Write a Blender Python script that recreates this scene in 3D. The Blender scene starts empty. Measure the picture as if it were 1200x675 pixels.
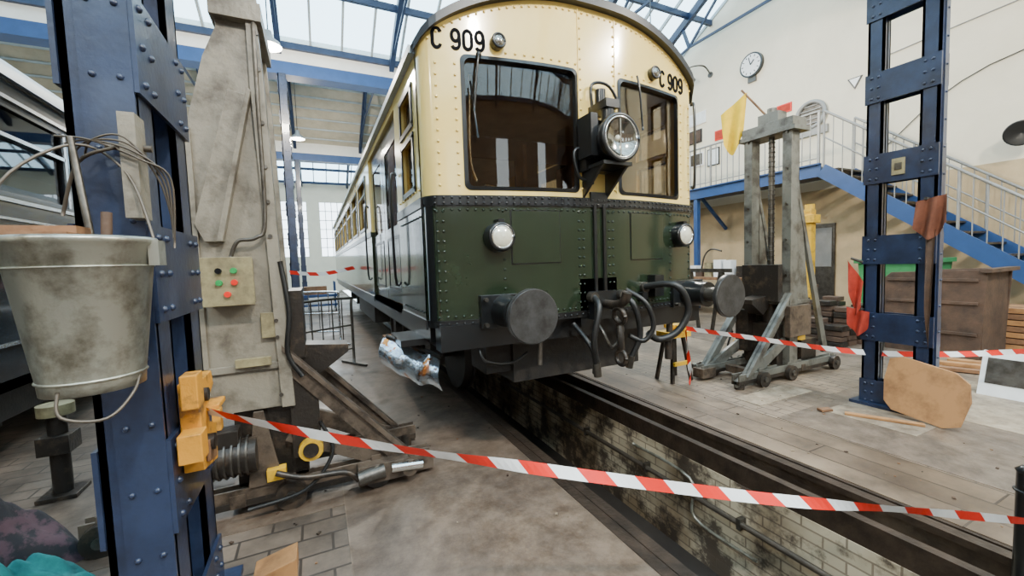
import bpy, math, random, bisect
from mathutils import Vector, Matrix
random.seed(7)
sc=bpy.context.scene
V=Vector
# ---------------------------------------------------------------- materials
def mk(name,col,rough=.5,metal=0.,var=.25,scale=5,bump=0.,bscale=40,col2=None,thr=(.35,.7),coat=0.,spec=.5):
    m=bpy.data.materials.new(name); m.use_nodes=True
    nt=m.node_tree; N=nt.nodes; L=nt.links
    b=N['Principled BSDF']
    b.inputs['Roughness'].default_value=rough; b.inputs['Metallic'].default_value=metal
    b.inputs['Coat Weight'].default_value=coat; b.inputs['Coat Roughness'].default_value=.08
    b.inputs['Specular IOR Level'].default_value=spec
    tc=N.new('ShaderNodeTexCoord')
    n=N.new('ShaderNodeTexNoise'); n.inputs['Scale'].default_value=scale; n.inputs['Detail'].default_value=6; n.inputs['Roughness'].default_value=.65
    L.new(tc.outputs['Object'],n.inputs['Vector'])
    r=N.new('ShaderNodeValToRGB'); r.color_ramp.elements[0].position=thr[0]; r.color_ramp.elements[1].position=thr[1]
    c2=col2 if col2 else tuple(c*(1-var) for c in col)
    r.color_ramp.elements[0].color=(*col,1); r.color_ramp.elements[1].color=(*c2,1)
    L.new(n.outputs['Fac'],r.inputs['Fac']); L.new(r.outputs['Color'],b.inputs['Base Color'])
    if bump>0:
        n2=N.new('ShaderNodeTexNoise'); n2.inputs['Scale'].default_value=bscale; n2.inputs['Detail'].default_value=4
        L.new(tc.outputs['Object'],n2.inputs['Vector'])
        bp=N.new('ShaderNodeBump'); bp.inputs['Strength'].default_value=bump; bp.inputs['Distance'].default_value=.01
        L.new(n2.outputs['Fac'],bp.inputs['Height']); L.new(bp.outputs['Normal'],b.inputs['Normal'])
    return m
def mk_brick(name,c1,c2,mortar,axes,bw,bh,msize,rough=.8,dirt=(.2,.17,.13),dscale=2.,dthr=(.45,.7),offset=.5,dirt2=None):
    m=bpy.data.materials.new(name); m.use_nodes=True
    nt=m.node_tree; N=nt.nodes; L=nt.links; b=N['Principled BSDF']
    b.inputs['Roughness'].default_value=rough
    tc=N.new('ShaderNodeTexCoord'); s=N.new('ShaderNodeSeparateXYZ'); c=N.new('ShaderNodeCombineXYZ')
    L.new(tc.outputs['Object'],s.inputs[0]); L.new(s.outputs[axes[0]],c.inputs[0]); L.new(s.outputs[axes[1]],c.inputs[1])
    br=N.new('ShaderNodeTexBrick'); L.new(c.outputs[0],br.inputs['Vector'])
    br.inputs['Scale'].default_value=1; br.inputs['Brick Width'].default_value=bw; br.inputs['Row Height'].default_value=bh
    br.inputs['Mortar Size'].default_value=msize; br.offset=offset
    br.inputs['Color1'].default_value=(*c1,1); br.inputs['Color2'].default_value=(*c2,1); br.inputs['Mortar'].default_value=(*mortar,1)
    n=N.new('ShaderNodeTexNoise'); n.inputs['Scale'].default_value=dscale; n.inputs['Detail'].default_value=8; n.inputs['Roughness'].default_value=.7
    L.new(tc.outputs['Object'],n.inputs['Vector'])
    r=N.new('ShaderNodeValToRGB'); r.color_ramp.elements[0].position=dthr[0]; r.color_ramp.elements[1].position=dthr[1]
    L.new(n.outputs['Fac'],r.inputs['Fac'])
    mx=N.new('ShaderNodeMix'); mx.data_type='RGBA'
    L.new(r.outputs['Color'],mx.inputs[0]); L.new(br.outputs['Color'],mx.inputs[6]); mx.inputs[7].default_value=(*dirt,1)
    out=mx.outputs[2]
    if dirt2:
        n3=N.new('ShaderNodeTexNoise'); n3.inputs['Scale'].default_value=dscale*.35; n3.inputs['Detail'].default_value=6
        mp=N.new('ShaderNodeMapping'); mp.inputs['Location'].default_value=(3.1,7.7,1.3); L.new(tc.outputs['Object'],mp.inputs[0]); L.new(mp.outputs[0],n3.inputs['Vector'])
        r3=N.new('ShaderNodeValToRGB'); r3.color_ramp.elements[0].position=.46; r3.color_ramp.elements[1].position=.6
        L.new(n3.outputs['Fac'],r3.inputs['Fac']); m3=N.new('ShaderNodeMix'); m3.data_type='RGBA'; m3.blend_type='MULTIPLY'
        L.new(r3.outputs['Color'],m3.inputs[0]); L.new(out,m3.inputs[6]); m3.inputs[7].default_value=(*dirt2,1); out=m3.outputs[2]
    L.new(out,b.inputs['Base Color'])
    bp=N.new('ShaderNodeBump'); bp.inputs['Strength'].default_value=.5; bp.inputs['Distance'].default_value=.01
    L.new(br.outputs['Fac'],bp.inputs['Height']); bp.invert=True
    L.new(bp.outputs['Normal'],b.inputs['Normal'])
    return m
def mk_stained(name,cols,rough=.5,s1=.8,s2=5.,bump=.25):
    m=bpy.data.materials.new(name); m.use_nodes=True
    nt=m.node_tree; N=nt.nodes; L=nt.links; b=N['Principled BSDF']
    tc=N.new('ShaderNodeTexCoord')
    n=N.new('ShaderNodeTexNoise'); n.inputs['Scale'].default_value=s1; n.inputs['Detail'].default_value=9; n.inputs['Roughness'].default_value=.68; n.inputs['Distortion'].default_value=.6
    n2=N.new('ShaderNodeTexNoise'); n2.inputs['Scale'].default_value=s2; n2.inputs['Detail'].default_value=9; n2.inputs['Roughness'].default_value=.75
    L.new(tc.outputs['Object'],n.inputs['Vector']); L.new(tc.outputs['Object'],n2.inputs['Vector'])
    r=N.new('ShaderNodeValToRGB'); e=r.color_ramp.elements; e[0].position=.34; e[1].position=.68; e[0].color=(*cols[0],1); e[1].color=(*cols[2],1)
    k=e.new(.5); k.color=(*cols[1],1)
    r2=N.new('ShaderNodeValToRGB'); r2.color_ramp.elements[0].position=.36; r2.color_ramp.elements[1].position=.6; r2.color_ramp.elements[0].color=(.5,.46,.43,1); r2.color_ramp.elements[1].color=(1,1,1,1)
    L.new(n.outputs['Fac'],r.inputs['Fac']); L.new(n2.outputs['Fac'],r2.inputs['Fac'])
    mx=N.new('ShaderNodeMix'); mx.data_type='RGBA'; mx.blend_type='MULTIPLY'; mx.inputs[0].default_value=1
    L.new(r.outputs['Color'],mx.inputs[6]); L.new(r2.outputs['Color'],mx.inputs[7]); L.new(mx.outputs[2],b.inputs['Base Color'])
    mr=N.new('ShaderNodeMapRange'); mr.inputs[1].default_value=.3; mr.inputs[2].default_value=.7; mr.inputs[3].default_value=rough-.15; mr.inputs[4].default_value=rough+.25
    L.new(n.outputs['Fac'],mr.inputs[0]); L.new(mr.outputs[0],b.inputs['Roughness'])
    bp=N.new('ShaderNodeBump'); bp.inputs['Strength'].default_value=bump; bp.inputs['Distance'].default_value=.01
    L.new(n2.outputs['Fac'],bp.inputs['Height']); L.new(bp.outputs['Normal'],b.inputs['Normal'])
    return m
def mk_glass(name,tint,gloss=.12,rough=.02,k=.6):
    m=bpy.data.materials.new(name); m.use_nodes=True
    nt=m.node_tree; N=nt.nodes; L=nt.links; N.remove(N['Principled BSDF'])
    t=N.new('ShaderNodeBsdfTransparent'); t.inputs[0].default_value=(*tint,1)
    g=N.new('ShaderNodeBsdfGlossy'); g.inputs['Roughness'].default_value=rough
    lw=N.new('ShaderNodeLayerWeight'); lw.inputs[0].default_value=.3
    ma=N.new('ShaderNodeMath'); ma.operation='MULTIPLY_ADD'; ma.inputs[1].default_value=k; ma.inputs[2].default_value=gloss
    L.new(lw.outputs['Fresnel'],ma.inputs[0])
    mx=N.new('ShaderNodeMixShader'); L.new(ma.outputs[0],mx.inputs[0]); L.new(t.outputs[0],mx.inputs[1]); L.new(g.outputs[0],mx.inputs[2])
    L.new(mx.outputs[0],N['Material Output'].inputs[0]); return m
def mk_emit(name,col,st):
    m=bpy.data.materials.new(name); m.use_nodes=True
    b=m.node_tree.nodes['Principled BSDF']; b.inputs['Base Color'].default_value=(*col,1)
    b.inputs['Emission Color'].default_value=(*col,1); b.inputs['Emission Strength'].default_value=st
    return m
CREAM=mk('cream_paint',(.84,.62,.19),.2,0,.08,3,coat=.45)
GREEN=mk('dark_green_paint',(.017,.028,.015),.17,0,.3,3,coat=.4)
BLACK=mk('black_paint',(.008,.009,.010),.3,0,.3,8,coat=.2)
INK=mk('lettering_black',(.004,.004,.005),.8,0,.2,8,spec=.1)
BLACKM=mk('black_matt_underframe',(.012,.011,.011),.6,0,.4,8,col2=(.03,.025,.02),bump=.3)
ROOFG=mk('roof_grey_canvas',(.40,.46,.50),.4,.1,.2,4)
DARKROOF=mk('roof_rim_black',(.02,.023,.03),.4,0,.3,6)
GLASSW=mk_glass('cab_window_glass',(.80,.74,.64),.03,.02,.35)
GLASSD=mk_glass('dark_coach_glass',(.4,.42,.42),.06,.02,.5)
GLASSR=mk_glass('skylight_glass',(.74,.92,1.),.02)
INTER=mk('cab_interior_brown',(.17,.085,.045),.5,0,.4,4)
INTERC=mk('cab_interior_cream',(.40,.31,.19),.5,0,.3,4)
SEAT=mk('seat_leather',(.16,.045,.02),.45,0,.3,5)
CHROME=mk('worn_chrome',(.75,.74,.7),.15,1,.2,6)
LENS=mk('lamp_lens',(.82,.8,.64),.12,.2,.2,30,coat=1.)
LENSD=mk('headlamp_reflector',(.30,.29,.25),.12,.85,.3,10,coat=1.)
STEEL=mk('worn_steel',(.14,.13,.115),.38,.8,.4,9,col2=(.06,.05,.04),bump=.2)
BUFF=mk('buffer_steel',(.075,.075,.075),.36,.5,.3,12,col2=(.035,.033,.031),bump=.12)
RAILM=mk('rail_steel',(.075,.052,.038),.42,.5,.4,8,col2=(.03,.022,.017),bump=.3)
BLUE=mk('blue_column_paint',(.019,.032,.075),.36,0,.3,4,col2=(.009,.013,.030),thr=(.4,.68),bump=.12,coat=.2)
BLUET=mk('blue_truss_paint',(.016,.034,.085),.45,0,.3,4)
BLUEB=mk('bright_blue_paint',(.020,.066,.20),.45,0,.2,4)
JACK=mk('jack_grey_beige_paint',(.23,.205,.16),.45,0,.4,4,col2=(.085,.07,.052),thr=(.47,.66),bump=.3)
JACK2=mk('jack_grey_paint',(.15,.15,.13),.4,.2,.4,5,col2=(.05,.043,.035),thr=(.46,.64),bump=.2)
JACKD=mk('greasy_dark_steel',(.028,.023,.019),.38,.3,.4,9,col2=(.10,.07,.047),thr=(.52,.72),bump=.3)
JACKW=mk('worn_brown_steel',(.13,.098,.072),.42,.3,.4,8,col2=(.038,.028,.021),thr=(.45,.65),bump=.3)
YEL=mk('yellow_machine_paint',(.66,.38,.02),.5,0,.3,8,col2=(.22,.13,.03),thr=(.52,.72))
ORG=mk('orange_yellow_bracket',(.62,.27,.025),.5,0,.3,12,col2=(.14,.07,.03),thr=(.5,.66),bump=.3)
RED=mk('red_plastic',(.78,.025,.012),.4,0,.15,6)
REDCL=mk('red_cloth',(.45,.04,.02),.9,0,.4,10,bump=.4)
BROWNCL=mk('brown_cloth',(.18,.06,.03),.9,0,.4,10,bump=.4)
YELCL=mk('yellow_cloth',(.88,.58,.01),.8,0,.2,8,bump=.3)
WHT=mk('white_plastic',(.85,.85,.85),.4,0,.1,6)
GRN=mk('green_button',(.02,.30,.08),.4,0,.2,6)
GRNP=mk('green_skip_paint',(.04,.24,.08),.5,0,.3,6)
BOXP=mk('control_box_paint',(.30,.26,.14),.5,0,.4,12,col2=(.12,.095,.055))
GALV=mk('galvanised_bucket',(.42,.42,.36),.36,.75,.35,9,col2=(.17,.155,.12),thr=(.45,.66),bump=.3,bscale=18)
WIRE=mk('old_wire',(.12,.10,.08),.5,.6,.3,10)
WOOD=mk('old_wood',(.26,.13,.06),.7,0,.4,8,col2=(.11,.055,.028),bump=.3)
PLY=mk('plywood_board',(.40,.20,.075),.6,0,.4,6,col2=(.21,.10,.04),thr=(.45,.68))
WALLM=mk('wall_cream_plaster',(.78,.71,.56),.85,0,.1,1.5,bump=.1,bscale=8)
WALLL=mk('wall_lower_beige',(.55,.42,.25),.85,0,.25,1.5)
WALLF=mk_brick('wall_brick_brown',(.22,.14,.09),(.28,.18,.12),(.15,.12,.1),(0,2),.22,.075,.008,.8,(.1,.08,.06),1.)
BOARD=mk('ceiling_boards',(.52,.48,.38),.8,0,.25,2)
GBAR=mk('glazing_bar_white',(.40,.45,.46),.6,0,.2,4)
WBEAM=mk('white_beam',(.76,.75,.70),.6,0,.1,3)
RUST=mk('rusty_plate',(.11,.065,.042),.7,.2,.4,6,col2=(.045,.03,.022),bump=.3)
COACHG=mk('coach_dark_green',(.009,.013,.018),.2,0,.3,4,coat=.5)
COACHR=mk('coach_roof',(.4,.44,.47),.5,0,.2,4)
SILV=mk('silver_trim',(.7,.72,.74),.25,.9,.15,6)
ROPE=mk('railing_grey',(.28,.28,.27),.5,.3,.2,6)
CLOTHP=mk('dark_cloth',(.012,.012,.016),.95,0,.4,10,col2=(.055,.03,.04),thr=(.5,.58),bump=.8,bscale=20)
CLOTHT=mk('teal_cloth',(.012,.20,.19),.9,0,.4,12,col2=(.01,.09,.10),bump=.6)
FOIL=mk('crumpled_sheet_metal',(.62,.72,.82),.14,.9,.3,9,col2=(.55,.22,.06),thr=(.56,.62),bump=.9,bscale=14)
RUB=mk('rubber_hose',(.010,.010,.010),.45,0,.2,9)
PAPER=mk('notice_paper',(.8,.82,.82),.7,0,.15,6)
CONC=mk_stained('concrete_slab',((.20,.148,.108),(.125,.092,.069),(.05,.037,.029)),.38,.9,6)
CONCR=mk_stained('concrete_right',((.25,.19,.138),(.17,.128,.094),(.08,.06,.045)),.42,.9,6)
CONCL=mk_stained('concrete_light',((.42,.34,.245),(.30,.24,.17),(.15,.118,.088)),.5,1.4,7)
PAVER=mk_brick('floor_pavers_brown',(.14,.105,.08),(.20,.152,.115),(.045,.035,.028),(0,1),.30,.15,.007,.5,(.045,.034,.026),1.3,(.4,.62))
WBLOCK=mk_brick('wood_block_paving',(.24,.178,.125),(.31,.235,.165),(.10,.075,.055),(1,0),.22,.11,.006,.48,(.10,.074,.054),1.1,(.38,.64),dirt2=(.6,.57,.53))
PLANK=mk_brick('floor_planks',(.19,.135,.092),(.26,.19,.13),(.04,.028,.02),(1,0),1.7,.21,.006,.42,(.08,.056,.04),1.8,(.4,.66),dirt2=(.6,.57,.53))
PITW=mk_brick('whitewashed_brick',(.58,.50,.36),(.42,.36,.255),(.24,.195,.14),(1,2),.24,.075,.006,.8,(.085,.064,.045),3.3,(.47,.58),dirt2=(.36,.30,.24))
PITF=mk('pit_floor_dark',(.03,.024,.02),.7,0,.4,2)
LAMPE=mk_emit('lamp_glow',(1,.96,.88),14)

# ---------------------------------------------------------------- mesh builder
class B:
    def __init__(s,name,parent=None):
        s.n=name; s.v=[]; s.f=[]; s.m=[]; s.s=[]; s.mats=[]; s.M=Matrix.Identity(4); s.parent=parent
    def add(s,vs,fs,mat,smooth=False):
        if mat not in s.mats: s.mats.append(mat)
        mi=s.mats.index(mat); o=len(s.v)
        s.v+= [s.M@V(p) for p in vs]
        for f in fs: s.f.append([i+o for i in f]); s.m.append(mi); s.s.append(smooth)
    def bx(s,x0,x1,y0,y1,z0,z1,mat):
        s.add([(x0,y0,z0),(x1,y0,z0),(x1,y1,z0),(x0,y1,z0),(x0,y0,z1),(x1,y0,z1),(x1,y1,z1),(x0,y1,z1)],
          [(0,3,2,1),(4,5,6,7),(0,1,5,4),(1,2,6,5),(2,3,7,6),(3,0,4,7)],mat)
    def beam(s,p,q,w,h,mat,up=(0,0,1)):
        p=V(p);q=V(q);d=(q-p).normalized(); up=V(up)
        if abs(d.dot(up))>.98: up=V((0,1,0))
        a=d.cross(up).normalized()*w/2; b=a.cross(d).normalized()*h/2
        vs=[p-a-b,p+a-b,p+a+b,p-a+b,q-a-b,q+a-b,q+a+b,q-a+b]
        s.add(vs,[(0,1,2,3),(7,6,5,4),(0,4,5,1),(1,5,6,2),(2,6,7,3),(3,7,4,0)],mat)
    def cyl(s,p,q,r,mat,r2=None,n=20,caps=True):
        p=V(p);q=V(q);d=(q-p).normalized(); r2=r if r2 is None else r2
        up=V((0,0,1)) if abs(d.z)<.95 else V((1,0,0))
        a=d.cross(up).normalized(); b=a.cross(d)
        c=[(math.cos(2*math.pi*i/n),math.sin(2*math.pi*i/n)) for i in range(n)]
        A=[p+a*x*r+b*y*r for x,y in c]; Q=[q+a*x*r2+b*y*r2 for x,y in c]
        s.add(A+Q,[(i,(i+1)%n,n+(i+1)%n,n+i) for i in range(n)],mat,True)
        if caps:
            s.add(A,[tuple(range(n))],mat); s.add(Q,[tuple(range(n-1,-1,-1))],mat)
    def lathe(s,o,ax,prof,mat,n=28):
        o=V(o);d=V(ax).normalized(); up=V((0,0,1)) if abs(d.z)<.95 else V((1,0,0))
        a=d.cross(up).normalized(); b=a.cross(d); vs=[]
        for r,h in prof:
            for i in range(n):
                t=2*math.pi*i/n; vs.append(o+d*h+a*r*math.cos(t)+b*r*math.sin(t))
        fs=[(j*n+i,j*n+(i+1)%n,(j+1)*n+(i+1)%n,(j+1)*n+i) for j in range(len(prof)-1) for i in range(n)]
        s.add(vs,fs,mat,True)
    def tube(s,pts,r,mat,n=8,sub=6):
        P=[V(p) for p in pts]
        if len(P)>2 and sub>1:
            Q=[]
            for i in range(len(P)-1):
                p0=P[max(i-1,0)];p1=P[i];p2=P[i+1];p3=P[min(i+2,len(P)-1)]
                for k in range(sub):
                    t=k/sub
                    Q.append(.5*((2*p1)+(p2-p0)*t+(2*p0-5*p1+4*p2-p3)*t*t+(3*p1-p0-3*p2+p3)*t**3))
            Q.append(P[-1]); P=Q
        vs=[];prev=None
        for i,p in enumerate(P):
            d=(P[min(i+1,len(P)-1)]-P[max(i-1,0)]).normalized()
            if prev is None: prev=d.cross(V((0,0,1)) if abs(d.z)<.9 else V((1,0,0))).normalized()
            a=(prev-d*prev.dot(d)).normalized(); prev=a; b=d.cross(a)
            for k in range(n):
                t=2*math.pi*k/n; vs.append(p+a*r*math.cos(t)+b*r*math.sin(t))
        fs=[(j*n+i,j*n+(i+1)%n,(j+1)*n+(i+1)%n,(j+1)*n+i) for j in range(len(P)-1) for i in range(n)]
        fs+=[tuple(range(n)),tuple(range(len(vs)-1,len(vs)-n-1,-1))]
        s.add(vs,fs,mat,True)
    def ring(s,c,ax,R,r,mat,n=28,m=8,a0=0,a1=2*math.pi):
        c=V(c);d=V(ax).normalized(); up=V((0,0,1)) if abs(d.z)<.95 else V((1,0,0))
        a=d.cross(up).normalized(); b=a.cross(d)
        pts=[c+a*R*math.cos(a0+(a1-a0)*i/n)+b*R*math.sin(a0+(a1-a0)*i/n) for i in range(n+1)]
        s.tube(pts,r,mat,m,1)
    def prism(s,pts,plane,a,b,mat):
        f={'xz':lambda p,t:(p[0],t,p[1]),'yz':lambda p,t:(t,p[0],p[1]),'xy':lambda p,t:(p[0],p[1],t)}[plane]
        n=len(pts); vs=[f(p,a) for p in pts]+[f(p,b) for p in pts]
        s.add(vs,[tuple(range(n)),tuple(range(2*n-1,n-1,-1))]+[(i,n+i,n+(i+1)%n,(i+1)%n) for i in range(n)],mat)
    def rivet(s,p,r,mat):
        x,y,z=p; t=r*.75
        s.add([(x+r,y,z),(x-r,y,z),(x,y+r,z),(x,y-r,z),(x,y,z+r),(x,y,z-r),(x+t,y-t,z+t),(x-t,y-t,z+t),(x+t,y-t,z-t),(x-t,y-t,z-t)],
          [(3,6,7),(3,8,6),(3,7,9),(3,9,8),(0,6,8),(1,9,7),(4,7,6),(5,8,9),(0,4,6),(1,7,4),(0,8,5),(1,5,9)],mat,True)
    def ball(s,c,r,mat,n=14,sq=(1,1,1)):
        c=V(c); vs=[];
        for j in range(n//2+1):
            ph=math.pi*j/(n//2)
            for i in range(n):
                t=2*math.pi*i/n; vs.append(c+V((r*sq[0]*math.sin(ph)*math.cos(t),r*sq[1]*math.sin(ph)*math.sin(t),r*sq[2]*math.cos(ph))))
        s.add(vs,[(j*n+i,j*n+(i+1)%n,(j+1)*n+(i+1)%n,(j+1)*n+i) for j in range(n//2) for i in range(n)],mat,True)
    def sheet(s,fn,nu,nv,mat):
        vs=[fn(i/nu,j/nv) for j in range(nv+1) for i in range(nu+1)]
        s.add(vs,[(j*(nu+1)+i,j*(nu+1)+i+1,(j+1)*(nu+1)+i+1,(j+1)*(nu+1)+i) for j in range(nv) for i in range(nu)],mat,True)
    def done(s,bevel=0):
        me=bpy.data.meshes.new(s.n); me.from_pydata([tuple(v) for v in s.v],[],s.f)
        for m in s.mats: me.materials.append(m)
        me.polygons.foreach_set('material_index',s.m); me.polygons.foreach_set('use_smooth',s.s)
        me.update()
        ob=bpy.data.objects.new(s.n,me); sc.collection.objects.link(ob)
        if s.parent: ob.parent=s.parent
        if bevel:
            md=ob.modifiers.new('bev','BEVEL'); md.width=bevel; md.segments=2; md.limit_method='ANGLE'; md.angle_limit=math.radians(50)
        return ob
def empty(n):
    e=bpy.data.objects.new(n,None); sc.collection.objects.link(e); return e
def holed(b,plane,t0,t1,u0,u1,z0,z1,holes,mat):
    us=sorted(set([u0,u1]+[h[0] for h in holes]+[h[1] for h in holes]))
    def bb(a,c,z,zz):
        if zz-z<1e-4: return
        if plane=='y': b.bx(t0,t1,a,c,z,zz,mat)
        else: b.bx(a,c,t0,t1,z,zz,mat)
    for a,c in zip(us[:-1],us[1:]):
        hs=sorted([h for h in holes if h[0]<=a+1e-6 and h[1]>=c-1e-6],key=lambda h:h[2])
        z=z0
        for h in hs: bb(a,c,z,h[2]); z=h[3]
        bb(a,c,z,z1)

# ---------------------------------------------------------------- room shell
XL,XR,YB,YF=-9.,10.8,-8.,28.5
PL,PD=1.39,-.95
f=B('floor')
f.bx(XL,.08,YB,YF,-.2,0,PAVER)
f.bx(.08,PL,YB,YF,-.2,0,CONC)
f.bx(2.95,XR,YB,YF,-.2,0,WBLOCK)
f.bx(-1.6,.08,2.65,3.9,0,.003,CONC); f.bx(-.9,.08,4.4,9,0,.003,CONC)
f.bx(2.95,3.58,YB,YF,0,.003,PLANK)
f.bx(3.6,4.5,.6,2.2,0,.004,CONCR); f.bx(4.5,5.3,.9,2.3,0,.003,CONCR); f.bx(6,9,2.6,6,0,.003,CONCR)
f.bx(4.1,4.55,1.45,2.1,.004,.007,CONCL); f.bx(4.8,6.3,1.0,1.9,.003,.006,CONCL); f.bx(3.75,4.6,2.45,2.72,0,.004,CONCL)
f.bx(.93,1.08,1.2,1.30,0,.004,CONCL); f.bx(.076,.082,YB,YF,0,.004,CONCR)
f.bx(PL-.05,PL,YB,YF,0,.004,RAILM)
f.done()
p=B('inspection_pit')
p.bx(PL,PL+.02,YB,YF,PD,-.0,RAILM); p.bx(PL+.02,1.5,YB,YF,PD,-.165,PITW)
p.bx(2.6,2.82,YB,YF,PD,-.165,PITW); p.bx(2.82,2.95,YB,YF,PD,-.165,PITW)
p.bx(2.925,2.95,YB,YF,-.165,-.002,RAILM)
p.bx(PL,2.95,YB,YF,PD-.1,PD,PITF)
p.done()
r=B('rail')
for x0 in (1.415,2.83):
    r.bx(x0,x0+.07,YB,YF,-.04,.0,RAILM); r.bx(x0+.025,x0+.045,YB,YF,-.145,-.04,RAILM); r.bx(x0-.0,x0+.08,YB,YF,-.163,-.145,RAILM)
for i in range(24): r.bx(2.66,2.82,-1+i*.75,-.94+i*.75,-.163,-.11,RAILM); r.cyl((2.74,-.97+i*.75,-.11),(2.74,-.97+i*.75,-.08),.02,RAILM,n=6)
r.bx(2.605,2.66,YB,YF,-.163,-.02,RAILM)
r.done()
pp=B('pit_pipe')
pp.tube([(2.56,-2,-.42),(2.56,1.5,-.42),(2.56,2.6,-.42),(2.56,6,-.42)],.020,WIRE)
pp.tube([(2.57,1.7,-.62),(2.57,2.2,-.6),(2.57,2.25,-.3),(2.58,2.9,-.28)],.012,GALV)
for y in (0,.9,1.8,2.7,3.6): pp.bx(2.54,2.6,y,y+.03,-.46,-.38,STEEL)
pp.done()
db=B('floor_debris')
random.seed(31)
for i in range(110):
    sd=random.random()
    x,y=(random.uniform(.1,1.3),random.uniform(.9,6)) if sd<.25 else ((random.uniform(3.0,4.3),random.uniform(.5,4)) if sd<.7 else (random.uniform(-1.2,0),random.uniform(1.8,4)))
    s=random.uniform(.003,.011); a=random.uniform(0,3)
    db.beam((x-s*math.cos(a),y-s*math.sin(a),s*.3+.004),(x+s*math.cos(a),y+s*math.sin(a),s*.3+.004),s*1.3,s*.6,random.choice([RUST,CONCL,WOOD,JACKD]))
db.done()

valleys=[YB,1.78,11.5,20.,28.5]; ZV=6.75
def ridge(a,b): return (a+b)/2, ZV+.53*(b-a)/2
prof=[(YB,0),(YF,0),(YF,ZV)]
for a,b in reversed(list(zip(valleys[:-1],valleys[1:]))):
    ry,rz=ridge(a,b); prof+= [(ry,rz),(a,ZV)]
w=B('wall_right')
w.prism(prof,'yz',XR,XR+.25,WALLM)
w.bx(XR-.02,XR,YB,YF,0,2.9,WALLL); w.done()
w=B('wall_left'); w.prism(prof,'yz',XL-.25,XL,WALLM); w.done()
w=B('wall_back')
wh=[(-8+i*2.1,-6.6+i*2.1,2.2,5.6) for i in range(9)]
holed(w,'x',YF,YF+.25,XL,XR,0,ZV,wh,WALLM); w.done()
w=B('wall_front')
holed(w,'x',YB-.25,YB,XL,XR,0,ZV,[(-7+i*3,-6.2+i*3,3.6,5.6) for i in range(6)],WALLF); w.done()
for k,(a,c,z0,z1) in enumerate(wh):
    g=B('window_%d'%(k+1)); 
    for i in range(5): x=a+(c-a)*i/4; g.bx(x-.02,x+.02,YF+.05,YF+.1,z0,z1,GBAR)
    for i in range(7): z=z0+(z1-z0)*i/6; g.bx(a,c,YF+.05,YF+.1,z-.02,z+.02,GBAR)
    g.done()
ce=B('ceiling')
for bi,(a,b) in enumerate(zip(valleys[:-1],valleys[1:])):
    ry,rz=ridge(a,b)
    for si,(ya,za,yb,zb) in enumerate(((a,ZV,ry,rz),(b,ZV,ry,rz))):
        opaque=(bi==2 and si==1)
        if opaque:
            ce.add([(XL,ya,za),(XR,ya,za),(XR,yb,zb),(XL,yb,zb)],[(0,1,2,3)],BOARD)
            for i in range(1,9):
                t=i/9; ce.beam((XL,ya+(yb-ya)*t,za+(zb-za)*t-.05),(XR,ya+(yb-ya)*t,za+(zb-za)*t-.05),.05,.06,GBAR)
        else:
            ce.add([(XL,ya,za+.05),(XR,ya,za+.05),(XR,yb,zb+.05),(XL,yb,zb+.05)],[(0,1,2,3)],GLASSR)
            n=28
            for i in range(n+1):
                x=XL+(XR-XL)*i/n
                ce.beam((x,ya,za),(x,yb,zb),.05,.09,GBAR)
            for t in (.04,.3,.6,.95):
                y=ya+(yb-ya)*t;z=za+(zb-za)*t-.1
                ce.beam((XL,y,z),(XR,y,z),.09,.14,BLUET if t<.9 else WBEAM)
        x=-8.3
        while x<XR:
            ce.beam((x,ya,za-.16),(x,yb,zb-.16),.12,.2,BLUET); x+=2.6
    x=-8.3
    while x<XR:
        zt=ZV+.25; zz=ZV+(rz-ZV)*.55
        for (q,s) in ((a,1),(b,-1)):
            qy=q+(ry-q)*.55
            ce.beam((x,q,ZV-.1),(x,q+(ry-q)*.6,zt+.35),.05,.06,BLUET)
            ce.beam((x,qy,zz-.15),(x,q+(ry-q)*.6,zt+.35),.06,.08,BLUET)
            ce.beam((x,ry,rz-.15),(x,q+(ry-q)*.6,zt+.35),.05,.06,BLUET)
        ce.beam((x,a+(ry-a)*.6,zt+.35),(x,b+(ry-b)*.6,zt+.35),.05,.06,BLUET)
        x+=2.6
for y in valleys[1:-1]:
    ce.bx(XL,XR,y-.15,y+.15,6.38,6.98,WBEAM); ce.bx(XL,XR,y-.2,y+.2,6.08,6.38,BLUEB)
ce.done()

# ---------------------------------------------------------------- lattice columns
def column(name,x0,ya,yb,h=6.08,leg=.15,wd=.17,hh0=.16):
    c=B(name)
    for y in (ya,yb-leg):
        c.bx(x0,x0+wd,y,y+.018,0,h,BLUE); c.bx(x0,x0+wd,y+leg-.018,y+leg,0,h,BLUE)
        c.bx(x0+wd/2-.012,x0+wd/2+.012,y,y+leg,0,h,BLUE)
        c.bx(x0-.0,x0+.02,y,y+leg,0,h,BLUE)
        c.bx(x0+wd-.02,x0+wd,y,y+leg,0,h,BLUE)
    for k,zc in enumerate((.12,.74,1.45,2.18,2.9,3.62,4.34,5.06,5.8)):
        hh=hh0 if k else .12
        for xs in (x0-.014,x0+wd):
            c.bx(xs,xs+.014,ya-.01,yb+.01,zc-hh,zc+hh,BLUE)
            for y in (ya+.04,ya+leg-.03,yb-leg+.03,yb-.04):
                for dz in (-hh+.04,0,hh-.04):
                    xx=xs if xs<x0 else xs+.014
                    c.ball((xx,y,zc+dz),.013,BLUE,8)
    c.bx(x0+.045,x0+wd-.0,ya-.012,ya,0.03,h,BLUE)
    z=.3
    while z<h:
        for dx in (.075,wd-.03): c.ball((x0+dx,ya-.012,z),.010,BLUE,8)
        z+=.22
    c.bx(x0-.08,x0+wd+.08,ya-.06,yb+.06,0,.03,BLUE)
    c.done()
column('steel_lattice_column',-.65,1.70,2.24)
column('steel_lattice_column.001',4.64,1.56,2.05,leg=.12,wd=.11,hh0=.13)
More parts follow.
